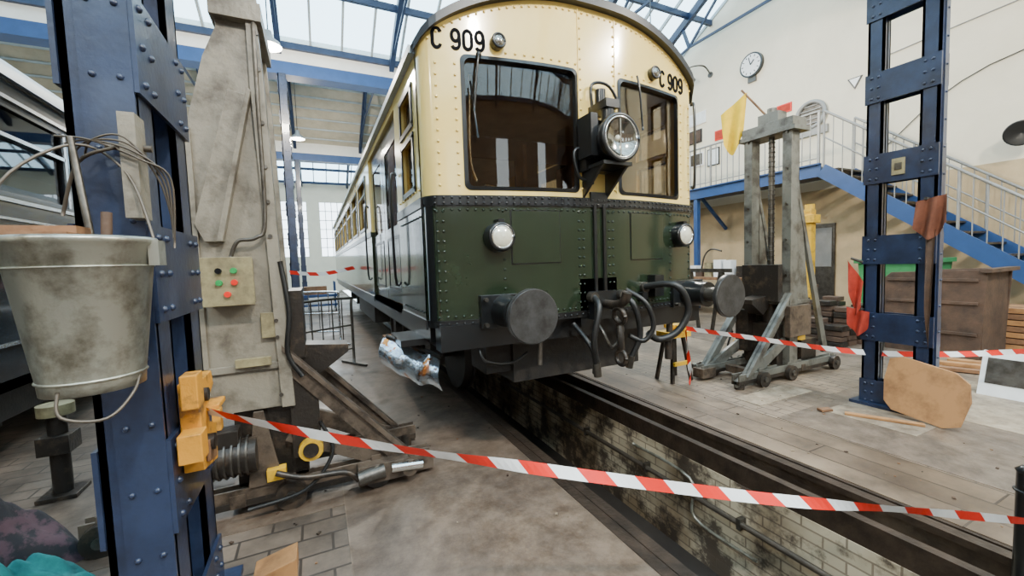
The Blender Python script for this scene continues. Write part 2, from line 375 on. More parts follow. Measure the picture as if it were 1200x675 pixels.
column('steel_lattice_column.002',-.55,11.25,11.75)
column('steel_lattice_column.003',4.62,11.25,11.75)
column('steel_lattice_column.004',-.55,19.75,20.25)

# ---------------------------------------------------------------- railcar
TR=empty('electric_railcar')
CX,HW=2.01,1.30
def yf(x):
    t=min(abs(x-CX),HW); y=2.66
    if t>.25: y+=.17*((t-.25)/1.05)**1.6
    if t>1.2: y+=.1*(1-math.sqrt(max(0,1-((t-1.2)/.1)**2)))
    return y
def zr(x):
    t=min(abs(x-CX)/HW,1); return 2.98+.41*(1-t**2.2)**.7
def xs_(x0,x1):
    n=max(1,int((x1-x0)/.04)); L=[x0+(x1-x0)*i/n for i in range(n+1)]
    for s in (-1,1):
        for e in (1.21,1.22,1.23,1.24,1.25,1.26,1.27,1.28,1.285,1.29,1.295,1.298,1.3):
            x=CX+s*e
            if x0<x<x1: L.append(x)
    return sorted(set(L))
def bent(b,x0,x1,zl,zh,mat,off=0,th=.04):
    fl=zl if callable(zl) else (lambda x:zl); fh=zh if callable(zh) else (lambda x:zh)
    X=xs_(x0,x1); n=len(X)
    F=[(x,yf(x)-off,fl(x)) for x in X]+[(x,yf(x)-off,fh(x)) for x in X]
    K=[(x,yf(x)-off+th,fl(x)) for x in X]+[(x,yf(x)-off+th,fh(x)) for x in X]
    q=[(i,i+1,n+i+1,n+i) for i in range(n-1)]
    b.add(F,q,mat,True); b.add(K,[t[::-1] for t in q],mat,True)
    b.add(F+K,[(i,2*n+i,2*n+i+1,i+1) for i in range(n-1)]+[(n+i,n+i+1,3*n+i+1,3*n+i) for i in range(n-1)]+[(0,n,3*n,2*n),(n-1,3*n-1,4*n-1,2*n-1)],mat)
XA,XB=CX-HW,CX+HW
WINS=[(.99,1.86,1.98,2.88),(2.27,3.03,1.98,2.88)]
b=B('front_end',TR)
bent(b,XA,XB,1.92,1.98,CREAM)
for a,c in ((XA,.99),(1.86,2.27),(3.03,XB)): bent(b,a,c,1.98,2.88,CREAM)
bent(b,XA,XB,2.88,lambda x:zr(x)-.02,CREAM)
bent(b,XA,XB,1.04,1.92,GREEN)
bent(b,XA,XB,1.86,1.93,BLACK,.014,.02)
bent(b,XA,XB,1.0,1.05,BLACK,.014,.03)
for x in (1.99,2.08): bent(b,x,x+.025,1.04,1.88,BLACK,.022,.02)
bent(b,XA+.005,XA+.045,1.04,1.88,BLACK,.008,.02)
bent(b,1.965,2.125,1.9,1.975,BLACK,.02,.02)
for (a,c) in ((1.30,1.68),(2.38,2.78)):
    bent(b,a,c,1.44,1.82,GREEN,.008,.02)
    bent(b,a-.008,c+.008,1.432,1.828,BLACK,.003,.02)
for x in (1.885,2.235): bent(b,x-.004,x+.004,1.98,3.34,CREAM,.006,.02)
def wframe(b,x0,x1,z0,z1,mat,off=.012):
    def rr(o,r):
        pts=[]
        for (cx,cz,a0) in ((x1+o-r,z1+o-r,0),(x0-o+r,z1+o-r,90),(x0-o+r,z0-o+r,180),(x1+o-r,z0-o+r,270)):
            for k in range(7):
                t=math.radians(a0+90*k/6); pts.append((cx+r*math.cos(t),cz+r*math.sin(t)))
        out=[]
        for i,p in enumerate(pts):
            q=pts[(i+1)%len(pts)]; out.append(p)
            if i%7==6:
                for j in range(1,12): out.append((p[0]+(q[0]-p[0])*j/12,p[1]+(q[1]-p[1])*j/12))
        return out
    O=rr(.014,.045); I=rr(-.012,.045); n=len(O)
    vs=[(x,yf(x)-off*.3,z) for x,z in O]+[(x,yf(x)-off,z) for x,z in I]+[(x,yf(x)+.03,z) for x,z in I]
    b.add(vs,[(i,(i+1)%n,n+(i+1)%n,n+i) for i in range(n)]+[(n+i,n+(i+1)%n,2*n+(i+1)%n,2*n+i) for i in range(n)],mat)
for wq in WINS:
    wframe(b,*wq,BLACK)
    bent(b,wq[0],wq[1],wq[2],wq[3],GLASSW,-.025,.006)
b.done()
b=B('rivets',TR)
def rv(x,z,m,off=0): b.rivet((x,yf(x)-off,z),.0098,m)
x=XA+.06
while x<XB-.04:
    rv(x,1.875,BLACK,.014); rv(x,1.913,BLACK,.014); rv(x,1.025,BLACK,.014); rv(x,1.075,GREEN); rv(x,zr(x)-.075,CREAM); rv(x,1.83,GREEN)
    x+=.055
z=1.12
while z<1.85:
    for x in (XA+.07,XA+.11,XB-.1,1.86,1.90,2.15,2.19,2.9,1.24): rv(x,z,GREEN)
    z+=.07
z=2.0
while z<3.3:
    for x in (XA+.1,.94,1.90,2.22,XB-.1,3.08):
        if z<zr(x)-.1 and not((x<1 or x>3) and 2.9<z<3.12): rv(x,z,CREAM)
    z+=.075
for x in [1.3+.07*i for i in range(20)]:
    if not 1.86<x<2.2: rv(x,2.93,CREAM)
b.done()
b=B('roof',TR)
X=[CX-HW-.03+(2*HW+.06)*i/60 for i in range(61)]
def zr2(x):
    t=min(abs(x-CX)/(HW+.03),1); return 2.97+.45*(1-t**2.2)**.7
nY=[('f',-.06),('f',.0),('f',.1),('y',3.2),('y',10),('y',17.)]
vs=[]
for k,(q,a) in enumerate(nY):
    for x in X: vs.append((x,(yf(x)+a) if q=='f' else a,zr2(x)))
n=61
b.add(vs[:n*3],[(j*n+i,j*n+i+1,(j+1)*n+i+1,(j+1)*n+i) for j in range(2) for i in range(n-1)],DARKROOF,True)
b.add(vs[n*2:],[(j*n+i,j*n+i+1,(j+1)*n+i+1,(j+1)*n+i) for j in range(3) for i in range(n-1)],ROOFG,True)
lip=[(x,yf(x)-.06,zr2(x)) for x in X]+[(x,yf(x)-.06,zr2(x)-.06) for x in X]+[(x,yf(x)+.02,zr2(x)-.06) for x in X]
b.add(lip,[(i,i+1,n+i+1,n+i) for i in range(n-1)]+[(n+i,n+i+1,2*n+i+1,2*n+i) for i in range(n-1)],DARKROOF)
for s in (-1,1):
    xx=CX+s*(HW+.02); b.bx(xx-.025,xx+.025,2.95,17,2.93,2.985,ROOFG)
for k in range(7): b.lathe((CX,4.2+k*1.9,zr(CX)),(0,0,1),[(.12,0),(.12,.05),(.17,.06),(.14,.12),(0,.14)],ROOFG,16)
b.add([(CX-HW+.04,2.95,2.96),(CX+HW-.04,2.95,2.96),(CX+HW-.04,17,2.96),(CX-HW+.04,17,2.96)],[(0,1,2,3)],INTERC)
b.done()
def side(xo,s,name):
    b=B(name,TR); t0,t1=(xo,xo+.05) if s<0 else (xo-.05,xo)
    holes=[(3.12,3.55,2.02,2.42),(3.12,3.55,2.5,2.78),(3.85,5.87,1.06,2.86)]
    y=6.3
    wn=[]
    while y<16.2:
        wn.append((y,y+1.0,2.02,2.74)); y+=1.35
    holed(b,'y',t0,t1,2.93,17,1.92,2.97,[h for h in [(a,c,max(z,1.92),zz) for a,c,z,zz in holes]]+wn,CREAM)
    holed(b,'y',t0,t1,2.93,17,1.0,1.92,[(3.85,5.87,1.06,1.92)],GREEN)
    o=t0-.012 if s<0 else t1
    for a,c in ((2.93,3.85),(5.87,17)):
        b.bx(o,o+.012,a,c,1.86,1.93,BLACK); b.bx(o,o+.012,a,c,.98,1.05,BLACK)
    for (a,c,z,zz) in holes[:2]+wn:
        xm=t0+.03 if s<0 else t1-.03
        b.bx(xm-.003,xm+.003,a,c,z,zz,GLASSW)
        for q in ((a-.02,a+.02,z,zz),(c-.02,c+.02,z,zz)): b.bx(o,o+.012,q[0],q[1],q[2],q[3],BLACK)
        b.bx(o,o+.012,a-.02,c+.02,z-.02,z+.02,BLACK); b.bx(o,o+.012,a-.02,c+.02,zz-.02,zz+.02,BLACK)
        if c-a>.8: b.bx(o,o+.012,a,c,2.5,2.53,BLACK)
    xm=t0+.03 if s<0 else t1-.05
    for a,c in ((3.87,4.85),(4.87,5.85)):
        holed(b,'y',xm,xm+.02,a,c,1.08,2.84,[(a+.16,c-.16,1.85,2.65)],GREEN)
        b.bx(xm+.006,xm+.01,a+.16,c-.16,1.85,2.65,GLASSW)
        holed(b,'y',xm-.006,xm,a+.13,c-.13,1.2,1.75,[(a+.16,c-.16,1.23,1.72)],BLACK)
    oo=o-.05 if s<0 else o+.05
    for y in (3.8,5.92): b.tube([(o,y,1.3),(oo,y,1.35),(oo,y,2.2),(o,y,2.25)],.012,BLACK,8,4)
    b.bx(t0,t1,3.85,5.87,1.0,1.06,BLACK)
    for yy in [3.0+.1*i for i in range(8)]:
        for z in (1.1,1.8,1.99): b.ball((o+.006,yy,z),.009,GREEN if z<1.9 else CREAM,6)
    b.done()
side(XA,-1,'side_left'); side(XB,1,'side_right')
b=B('cab_interior',TR)
b.bx(XA+.06,XB-.06,3.0,17,1.0,1.05,INTER)
holed(b,'x',4.6,4.64,XA+.06,XB-.06,1.05,2.95,[(1.7,2.3,1.9,2.7),(.95,1.45,2.0,2.7),(2.6,3.05,2.0,2.7)],INTER)
b.bx(XA+.1,XB-.1,16.9,17,1.0,2.95,INTERC)
b.bx(.95,1.45,4.62,4.625,2.34,2.36,BLACK); b.bx(1.56,1.6,4.58,4.6,1.1,2.9,WOOD); b.bx(2.4,2.44,4.58,4.6,1.1,2.9,WOOD)
b.bx(.9,1.8,2.98,3.15,1.7,1.9,BLACK); b.bx(2.3,3.1,2.98,3.15,1.7,1.9,BLACK)
b.ring((1.43,3.1,2.06),(.1,-.25,1),.15,.014,CHROME); b.cyl((1.43,3.1,2.06),(1.43,3.12,1.85),.015,CHROME)
for k in range(4): a=k*math.pi/2; b.cyl((1.43,3.1,2.06),(1.43+.14*math.cos(a),3.1+.14*math.sin(a),2.06+.03*math.sin(a)),.008,CHROME)
b.bx(1.1,1.6,3.9,4.35,1.55,1.62,SEAT); b.bx(1.1,1.6,4.33,4.4,1.55,2.15,SEAT); b.cyl((1.35,4.1,1.05),(1.35,4.1,1.55),.05,BLACK)
b.bx(2.5,3.0,3.3,3.6,1.05,2.0,INTERC); b.bx(2.85,3.1,4.2,4.55,1.05,2.6,INTER)
b.tube([(1.15,3.05,2.9),(1.15,3.1,2.3),(1.2,3.1,2.1)],.012,CHROME)
for k in range(8):
    for x0,x1 in ((XA+.1,1.5),(2.5,XB-.1)):
        b.bx(x0,x1,6+k*1.3,6.5+k*1.3,1.45,1.55,SEAT); b.bx(x0,x1,6.42+k*1.3,6.5+k*1.3,1.5,2.1,SEAT)
b.done()
b=B('underframe',TR)
b.bx(XA+.06,XB-.06,2.88,16.9,.84,1.0,BLACKM)
b.bx(XA+.04,XB-.04,2.74,2.88,.84,1.02,BLACK)
b.bx(1.42,2.75,3.0,3.5,.46,.84,BLACKM); b.bx(1.2,1.42,3.05,3.4,.55,.84,BLACKM)
for yb in (4.6,13.6):
    for y in (yb,yb+2.2):
        for x0,s in ((1.415,1),(2.83,-1)):
            a,c=(x0-.02,x0+.075) if s>0 else (x0-.005,x0+.09)
            b.cyl((a,y,.45),(c,y,.45),.44,BLACKM,n=32)
            b.cyl((x0+.075 if s>0 else x0-.03,y,.45),(x0+.1 if s>0 else x0-.005,y,.45),.465,BLACKM,n=32)
        b.cyl((1.2,y,.45),(3.05,y,.45),.07,BLACKM)
        for x in (1.12,2.98): b.bx(x-.02,x+.14,y-.13,y+.13,.32,.58,BLACKM)
    for x in (1.14,3.0):
        b.bx(x,x+.08,yb-.5,yb+2.7,.58,.68,BLACKM)
        for y in (yb,yb+2.2): 
            for q in (-.25,.25): b.cyl((x+.04,y+q,.6),(x+.04,y+q,.84),.05,BLACKM,n=10)
    b.bx(1.2,3.0,yb+.8,yb+1.4,.5,.84,BLACKM)
b.bx(.95,1.35,8,11,.4,.84,BLACKM); b.bx(2.6,3.1,8.5,12,.4,.84,BLACKM)
b.bx(.72,.98,4.3,5.4,.55,.58,WOOD); b.bx(.8,.83,4.4,4.44,.55,.86,BLACKM); b.bx(.8,.83,5.2,5.24,.55,.86,BLACKM)
b.bx(XA+.02,XA+.08,2.95,16.9,.88,.99,BLACK)
b.done()
for x,z in ((1.23,1.10),(3.09,1.11)):
    b=B('buffer',TR)
    b.cyl((x,2.275,z),(x,2.305,z),.18,BUFF,n=48); b.cyl((x,2.268,z),(x,2.275,z),.172,BUFF,.176,n=48)
    b.cyl((x,2.305,z),(x,2.35,z),.15,BLACK,.07,n=32)
    b.cyl((x,2.34,z),(x,2.6,z),.065,STEEL); b.cyl((x,2.5,z),(x,2.74,z),.10,BLACK,.125)
    b.cyl((x,2.49,z),(x,2.52,z),.11,BLACK)
    b.bx(x-.19,x+.19,2.70,2.78,z-.12,z+.12,BLACK)
    for dx in (-.16,.16):
        for dz in (-.09,.09): b.cyl((x+dx,2.66,z+dz),(x+dx,2.71,z+dz),.016,STEEL,n=6)
    b.done(.003)
for x,z in ((1.19,1.63),(3.02,1.64)):
    b=B('marker_lamp',TR); y=yf(x)
    b.cyl((x,y-.0,z),(x,y-.09,z),.105,BLACK); b.ring((x,y-.09,z),(0,1,0),.088,.017,BLACK)
    b.lathe((x,y-.085,z),(0,-1,0),[(.086,0),(.07,.02),(.03,.03),(0,.032)],LENS)
    b.ring((x,y-.1,z),(0,1,0),.078,.006,CHROME); b.bx(x-.02,x+.02,y-.09,y,z+.09,z+.125,BLACK)
    b.done()
for x,z in ((1.235,2.985),(2.66,2.995)):
    b=B('small_upper_lamp',TR); y=yf(x)
    b.cyl((x,y,z),(x,y-.05,z),.052,BLACK); b.ring((x,y-.05,z),(0,1,0),.044,.01,BLACK); b.lathe((x,y-.05,z),(0,-1,0),[(.042,0),(.03,.01),(0,.014)],LENSD)
    b.done()
b=B('headlamp',TR); hx,hy,hz=2.03,2.36,2.32
b.lathe((hx,hy,hz),(0,1,0),[(.165,.0),(.172,.02),(.165,.05),(.15,.08),(.14,.2),(.1,.27),(0,.29)],BLACK,32)
b.ring((hx,hy+.0,hz),(0,1,0),.158,.016,BLACK,36)
b.ring((hx,hy-.006,hz),(0,1,0),.143,.008,CHROME,36)
b.lathe((hx,hy+.01,hz),(0,1,0),[(.15,0),(.12,.035),(.06,.06),(0,.065)],LENSD,32)
b.ball((hx,hy+.03,hz),.026,LENS,12); b.bx(hx-.005,hx+.005,hy,hy+.02,hz-.14,hz+.14,CHROME)
b.bx(hx-.16,hx+.15,2.56,2.67,2.12,2.50,BLACK)
b.bx(hx-.2,hx-.14,2.44,2.6,2.2,2.5,BLACK)
b.prism([(2.66,2.14),(2.4,2.14),(2.66,1.93)],'yz',hx-.13,hx-.11,BLACK); b.prism([(2.66,2.14),(2.4,2.14),(2.66,1.93)],'yz',hx+.09,hx+.11,BLACK)
b.bx(hx-.14,hx+.12,2.38,2.66,2.13,2.155,BLACK)
b.cyl((hx,2.5,2.47),(hx,2.5,2.58),.05,BLACK); b.bx(hx-.06,hx+.06,2.44,2.66,2.56,2.62,BLACK); b.cyl((hx-.02,2.56,2.62),(hx-.02,2.56,2.72),.04,BLACK)
b.tube([(hx+.1,2.62,2.5),(hx+.2,2.6,2.6),(hx+.1,2.6,2.78),(hx-.05,2.62,2.78),(hx-.05,2.62,2.6)],.012,BLACK)
b.tube([(hx-.16,2.6,2.3),(hx-.24,2.6,2.25),(hx-.2,2.6,2.08),(hx-.05,2.63,2.04)],.012,BLACK)
b.done()
b=B('wipers',TR)
b.ball((1.10,yf(1.10)-.02,2.89),.022,BLACK,8); b.tube([(1.10,yf(1.10)-.03,2.89),(1.08,yf(1.08)-.05,2.82),(1.05,yf(1.05)-.035,2.5)],.008,BLACK)
b.tube([(1.03,yf(1.03)-.035,2.70),(1.07,yf(1.07)-.035,2.32)],.007,BLACK,6,1)
b.tube([(2.45,yf(2.45)-.03,2.93),(2.46,yf(2.46)-.05,2.8),(2.5,yf(2.5)-.04,2.5)],.008,BLACK)
b.tube([(3.24,yf(3.24)-.02,2.85),(3.24,yf(3.24)-.06,2.8),(3.24,yf(3.24)-.06,2.15),(3.24,yf(3.24)-.02,2.1)],.012,BLACK)
b.done()
b=B('coupling_gear',TR)
b.bx(1.86,2.22,2.66,2.80,.92,1.30,BLACK); b.bx(1.93,2.15,2.58,2.70,.98,1.2,BLACK)
b.tube([(2.04,2.62,1.10),(2.04,2.45,1.1),(2.04,2.36,1.14),(2.04,2.33,1.2)],.035,JACKD); b.ring((2.04,2.42,1.02),(1,0,.2),.06,.018,JACKD)
b.tube([(2.04,2.42,.95),(2.03,2.40,.85),(2.05,2.42,.76)],.028,JACKD); b.ring((2.05,2.42,.70),(1,0,0),.055,.016,JACKD)
for dx in (-.13,.15):
    b.cyl((2.04+dx,2.6,1.16),(2.04+dx,2.54,1.16),.04,STEEL); b.tube([(2.04+dx,2.55,1.16),(2.04+dx*1.2,2.46,1.08),(2.04+dx*1.6,2.46,.85),(2.04+dx*1.2,2.5,.66)],.024,RUB)
    b.cyl((2.04+dx*1.2,2.5,.68),(2.04+dx*1.15,2.52,.58),.03,STEEL)
b.tube([(2.22,2.55,1.2),(2.3,2.42,1.1),(2.36,2.4,.92),(2.30,2.44,.80),(2.2,2.5,.84)],.02,RUB)
b.tube([(2.5,2.68,1.2),(2.62,2.42,1.22),(2.72,2.38,1.02),(2.64,2.42,.84),(2.5,2.48,.78),(2.4,2.5,.84)],.028,RUB)
b.tube([(1.8,2.68,.95),(1.83,2.5,.8),(1.88,2.5,.64)],.02,RUB); b.cyl((1.88,2.5,.66),(1.89,2.5,.56),.03,STEEL)
b.tube([(1.95,2.62,1.0),(1.93,2.48,.9),(2.0,2.46,.78),(2.12,2.48,.9),(2.14,2.6,1.0)],.014,STEEL)
b.cyl((2.52,2.78,1.2),(2.52,2.64,1.2),.045,STEEL); b.cyl((2.62,2.5,.6),(2.62,2.5,.78),.03,JACKD)
b.bx(2.58,2.68,2.6,2.78,1.12,1.3,BLACK); b.bx(2.44,2.5,2.6,2.8,1.1,1.16,BLACK)
b.cyl((1.52,2.72,.86),(1.5,2.7,.66),.02,STEEL)
b.cyl((2.95,2.8,.9),(2.95,2.8,.75),.03,STEEL)
b.tube([(1.05,2.8,.86),(1.07,2.75,.74),(1.3,2.8,.68),(1.5,2.9,.72)],.012,BLACK)
b.done()
b=B('step_shield',TR)
def sh(u,v):
    zt=.86-.14*u
    return V((.47+.36*u-.05*math.sin(v*3.1), 3.50-.45*u+.03*math.sin(14*u+3*v)-.08*math.sin(v*3.1), zt-.27*v*(1-.3*abs(u-.5))+.012*math.sin(17*u)))
b.sheet(sh,18,10,FOIL); b.tube([(.50,3.5,.87),(.66,3.3,.81),(.85,3.1,.73)],.018,BLACKM); b.bx(.55,.9,3.15,3.6,.83,.88,BLACK)
b.done()
b=B('car_number_lettering',TR)
def stroke(pts,w,x0,z0,sx,sz):
    n=len(pts); L=[];R=[]
    P=[V((x0+px*sx,z0+pz*sz,0)) for px,pz in pts]
    for i,p in enumerate(P):
        d=(P[min(i+1,n-1)]-P[max(i-1,0)]).normalized(); nn=V((-d.y,d.x,0))*w/2
        L.append(p+nn); R.append(p-nn)
    vs=[(q.x,yf(q.x)-.007,q.y) for q in L]+[(q.x,yf(q.x)-.007,q.y) for q in R]+[(q.x,yf(q.x)+.004,q.y) for q in L]+[(q.x,yf(q.x)+.004,q.y) for q in R]
    b.add(vs,[(i,i+1,n+i+1,n+i) for i in range(n-1)]+[(i,2*n+i,2*n+i+1,i+1) for i in range(n-1)]+[(n+i,n+i+1,3*n+i+1,3*n+i) for i in range(n-1)],INK)
def arc(cx,cz,rx,rz,a0,a1,n=18): return [(cx+rx*math.cos(math.radians(a0+(a1-a0)*i/n)),cz+rz*math.sin(math.radians(a0+(a1-a0)*i/n))) for i in range(n+1)]
GL={'C':[arc(.5,.72,.42,.28,20,180)+arc(.5,.28,.42,.28,180,340)],
    '0':[arc(.5,.72,.42,.28,0,180)+arc(.5,.28,.42,.28,180,360)+[(.92,.72)]],
    '9':[arc(.5,.70,.40,.30,0,360,24),[(.90,.70)]+arc(.5,.28,.42,.28,0,-150)]}
for ch,x,z in (('C',.795,2.925),('9',.92,2.925),('0',1.002,2.925),('9',1.084,2.925)):
    for st in GL[ch]: stroke(st,.021,x,z,.064,.125)
for ch,x,z in (('C',2.77,2.93),('9',2.885,2.93),('0',2.967,2.93),('9',3.049,2.93)):
    for st in GL[ch]: stroke(st,.021,x,z,.064,.122)
b.done()

# ---------------------------------------------------------------- left coach
co=B('dark_passenger_coach')
CXL=-2.1
wn=[(3+i*1.35,3+i*1.35+1.05,2.12,2.78) for i in range(9)]
holed(co,'y',CXL-.05,CXL,1.2,16,.62,3.0,wn,COACHG)
co.bx(CXL-2.7,CXL-2.65,1.2,16,.62,3.0,COACHG); co.bx(CXL-2.65,CXL,1.2,1.25,.62,3.0,COACHG); co.bx(CXL-2.65,CXL,15.95,16,.62,3.0,COACHG)
co.bx(CXL-2.65,CXL,1.25,16,.62,.7,BLACKM); co.bx(CXL-1.6,CXL-1.55,1.3,15.9,.7,2.9,INTER)
for z,h in ((2.84,.03),(2.04,.03),(1.9,.02),(3.0,.05),(.95,.02)): co.bx(CXL,CXL+.02,1.2,16,z,z+h,SILV)
for (a,c,z,zz) in wn:
    co.bx(CXL-.03,CXL-.025,a,c,z,zz,GLASSD)
    for q in (a,c): co.bx(CXL,CXL+.015,q-.02,q+.02,z-.02,zz+.02,SILV)
    co.bx(CXL,CXL+.015,a,c,z+.42,z+.45,SILV)
    for q in (a+.3,a+.75): co.bx(CXL-.3,CXL-.25,q,q+.05,1.6,2.6,INTER)
n=24; vs=[]
for y in (1.15,16.05):
    for i in range(n+1):
        t=math.pi*i/n; vs.append((CXL-1.33+1.38*math.cos(t),y,3.0+.42*math.sin(t)**.8))
co.add(vs,[(i,i+1,n+2+i,n+1+i) for i in range(n)],COACHR,True); co.add(vs[:n+1],[tuple(range(n+1))],COACHG); co.add(vs[n+1:],[tuple(range(n+1))],COACHG)
co.bx(CXL-2.5,CXL-.15,2,15.5,.35,.62,BLACKM)
for y in (2.6,4.6,12.5,14.5):
    for x in (CXL-.6,CXL-2.1): co.cyl((x,y,.45),(x-.1,y,.45),.45,BLACKM,n=28)
    co.bx(CXL-.5,CXL-.3,y-.2,y+.2,.25,.6,BLACKM)
co.bx(CXL-.45,CXL-.35,2.2,5.0,.45,.6,BLACKM)
co.done()

# ---------------------------------------------------------------- lifting jacks
def jack(name,ox,oy,s,body,openpost):
    b=B(name); b.M=Matrix.Translation((ox,oy,0))@(Matrix.Identity(4) if s>0 else Matrix.Rotation(math.pi,4,'Z'))
    H=2.98
    for sy in (-1,1):
        y0=sy*.23
        if openpost:
            b.bx(-.06,.10,y0-.035,y0-.025,.12,H-.1,body); b.bx(-.06,.10,y0+.025,y0+.035,.12,H-.1,body); b.bx(-.06,-.045,y0-.035,y0+.035,.12,H-.1,body)
            b.bx(.10,.115,y0-.05,y0+.05,.12,H-.1,body)
            b.prism([(-.06,2.3),(-.06,2.15),(-.62,.22),(-.72,.22)],'xz',y0-.02,y0+.02,body)
            b.prism([(-.06,2.3),(-.10,2.3),(-.36,.5),(-.28,.5),(-.06,.6)],'xz',y0-.012,y0+.012,body)
            for zz in (.8,1.2,1.6,2.0,2.4,2.8): b.cyl((.115,y0,zz),(.13,y0,zz),.014,STEEL,n=8)
        else:
            b.prism([(-.28,.62),(.17,.62),(.14,1.5),(.12,2.5),(.10,H-.05),(-.02,H),(-.10,H),(-.10,H-.16),(-.17,2.65),(-.26,2.3),(-.28,1.4)],'xz',y0-.012,y0+.012,body)
            b.prism([(.10,.62),(.17,.62),(.14,1.5),(.12,2.5),(.10,H-.05),(.05,H-.05),(.05,2.5),(.08,1.5)],'xz',y0-.05*(sy<0)-.0,y0+.05,body)
            b.bx(-.28,-.25,y0-.03,y0+.03,.62,2.25,body)
            yy=y0+sy*.03
            b.prism([(.04,2.45),(-.06,2.47),(-.26,1.72),(-.22,1.62),(-.14,1.62)],'xz',yy-.02,yy+.02,body)
            b.prism([(.055,2.47),(.035,2.48),(-.16,1.62),(-.13,1.62)],'xz',yy-.05,yy+.03,body)
        fm=JACKW if not openpost else body
        b.bx(-.85,.98,y0-.045,y0+.045,.06,.10,JACKD); b.bx(-.85,.98,y0-.045,y0-.03,.1,.17,fm); b.bx(-.85,.98,y0+.03,y0+.045,.1,.17,fm)
        b.prism([(.98,.03),(.98,.10),(.15,.48),(.10,.40),(.62,.12),(.7,.03)],'xz',y0-.02,y0+.02,fm)
        b.prism([(.12,1.0),(.12,.84),(.72,.14),(.88,.14)],'xz',y0+sy*.03-.012,y0+sy*.03+.012,fm)
        b.prism([(.12,1.0),(.12,.96),(.84,.14),(.88,.14)],'xz',y0+sy*.03-.04,y0+sy*.03+.04,fm)
        for x in (-.75,.12,.62): 
            b.cyl((x,y0+sy*.05,.085),(x,y0+sy*.10,.085),.085,JACKD,n=24); b.cyl((x,y0+sy*.1,.085),(x,y0+sy*.115,.085),.03,STEEL,n=12)
            b.bx(x-.03,x+.03,y0+sy*.045-.005,y0+sy*.045+.005,.06,.2,fm)
    b.bx(-.12,.13,-.30,.30,H-.12,H-.02,body); b.bx(-.06,.10,-.12,.12,H-.02,H+.1,body); b.cyl((.02,0,H+.08),(.02,0,H+.16),.05,body)
    if openpost: b.bx(-.14,.15,-.33,.33,H-.17,H-.12,body)
    b.cyl((.02,0,.4),(.02,0,H-.1),.032,STEEL)
    for k in range(40): b.ring((.02,0,.6+k*.055),(0,0,1),.033,.007,STEEL,10,4)
    for z in (.62,1.25) : b.bx(-.05,.02,-.22,.22,z,z+.07,body)
    b.bx(-.30,.18,-.26,.26,.86,.90,body)
    b.bx(-.04,.20,-.18,.18,.95,1.25,JACKD); b.bx(.16,.24,-.22,.22,.9,1.32,JACKD)
    b.prism([(.2,.82),(.2,.96),(.5,.93),(.5,.88),(.3,.74)],'xz',-.09,.09,JACKD)
    b.bx(-.16,.22,-.2,.2,.15,.62,JACKD); b.bx(.14,.30,-.26,-.1,.28,.78,JACKD)
    mx=-.32 if not openpost else -.48; my=-.30 if not openpost else -.16
    b.cyl((mx,my,.38),(mx+.28,my,.38),.10,JACKD,n=24)
    for k in range(7): b.cyl((mx+.02+k*.035,my,.38),(mx+.03+k*.035,my,.38),.113,STEEL,n=24)
    b.cyl((mx-.04,my,.38),(mx,my,.38),.09,STEEL); b.bx(mx+.06,mx+.2,my-.06,my+.06,.46,.55,JACKD)
    b.cyl((.24,-.30,.33),(.24,-.22,.33),.07,YEL); b.cyl((.24,-.31,.33),(.24,-.30,.33),.045,JACKD)
    if not openpost: b.bx(-.12,.06,-.29,-.26,.89,.94,BOXP); b.bx(.0,.10,-.33,-.27,.20,.27,YEL); b.bx(-.30,-.2,-.33,-.27,.56,.68,ORG)
    for x in (-.8,-.2,.5): b.bx(x,x+.08,-.28,.28,.06,.14,JACKW)
    b.bx(.78,1.0,-.3,-.16,.03,.14,JACKW); b.bx(.5,.82,-.36,-.28,.05,.17,JACKW); b.cyl((.70,-.39,.14),(.9,-.39,.12),.03,CHROME); b.cyl((.5,-.375,.11),(.66,-.375,.13),.045,STEEL)
    b.cyl((.82,-.40,.11),(.82,-.36,.11),.05,JACKW)
    b.tube([(.5,-.36,.1),(.42,-.36,.17),(.2,-.37,.2),(.05,-.36,.26)],.018,JACKD)
    b.tube([(.3,-.3,.5),(.36,-.32,.3),(.2,-.36,.12),(-.1,-.36,.08)],.012,RUB)
    b.cyl((-.8,.0,.0),(-.8,0,.1),.06,JACKD); b.cyl((.9,.22,0),(.9,.22,.1),.05,JACKD)
    for x in (-.1,): b.prism([(x,.17),(x+.18,.17),(x+.1,.62),(x+.05,.62)],'xz',-.29,-.27,JACKW)
    if not openpost:
        b.bx(-.23,.0,-.36,-.25,1.27,1.52,BOXP); b.bx(-.24,.01,-.365,-.36,1.26,1.53,BOXP)
        for x,z,m in ((-.15,1.455,BLACK),(-.08,1.455,GRN),(-.15,1.39,GRN),(-.08,1.39,RED),(-.115,1.325,RED)): b.cyl((x,-.365,z),(x,-.385,z),.016,m,n=14)
        b.tube([(.09,-.3,2.85),(.085,-.29,2.4),(.08,-.29,1.75),(.03,-.3,1.64),(-.06,-.3,1.62),(-.1,-.3,1.53)],.011,STEEL)
        b.tube([(.14,-.28,1.5),(.17,-.3,1.2),(.15,-.3,.95),(.22,-.3,.8)],.014,RUB)
        for z in (.7,1.05,1.15,1.65,1.85,2.05,2.3,2.6,2.8): b.cyl((.10,-.29,z),(.10,-.27,z),.012,STEEL,n=8)
        b.bx(.02,.09,-.275,-.26,1.05,1.2,BOXP)
    else:
        b.bx(-.35,-.1,-.31,-.26,1.1,1.35,body)
        b.bx(-.55,-.25,-.2,.2,.15,.4,JACKD); b.cyl((-.3,.1,.4),(-.3,.1,.85),.1,YEL,n=20); b.bx(-.2,.2,.27,.33,.5,.85,JACKW); b.cyl((.02,0,.62),(.02,0,.95),.09,JACKD)
    b.done(.003)
jack('screw_lifting_jack',-.33,3.08,1,JACK,False)
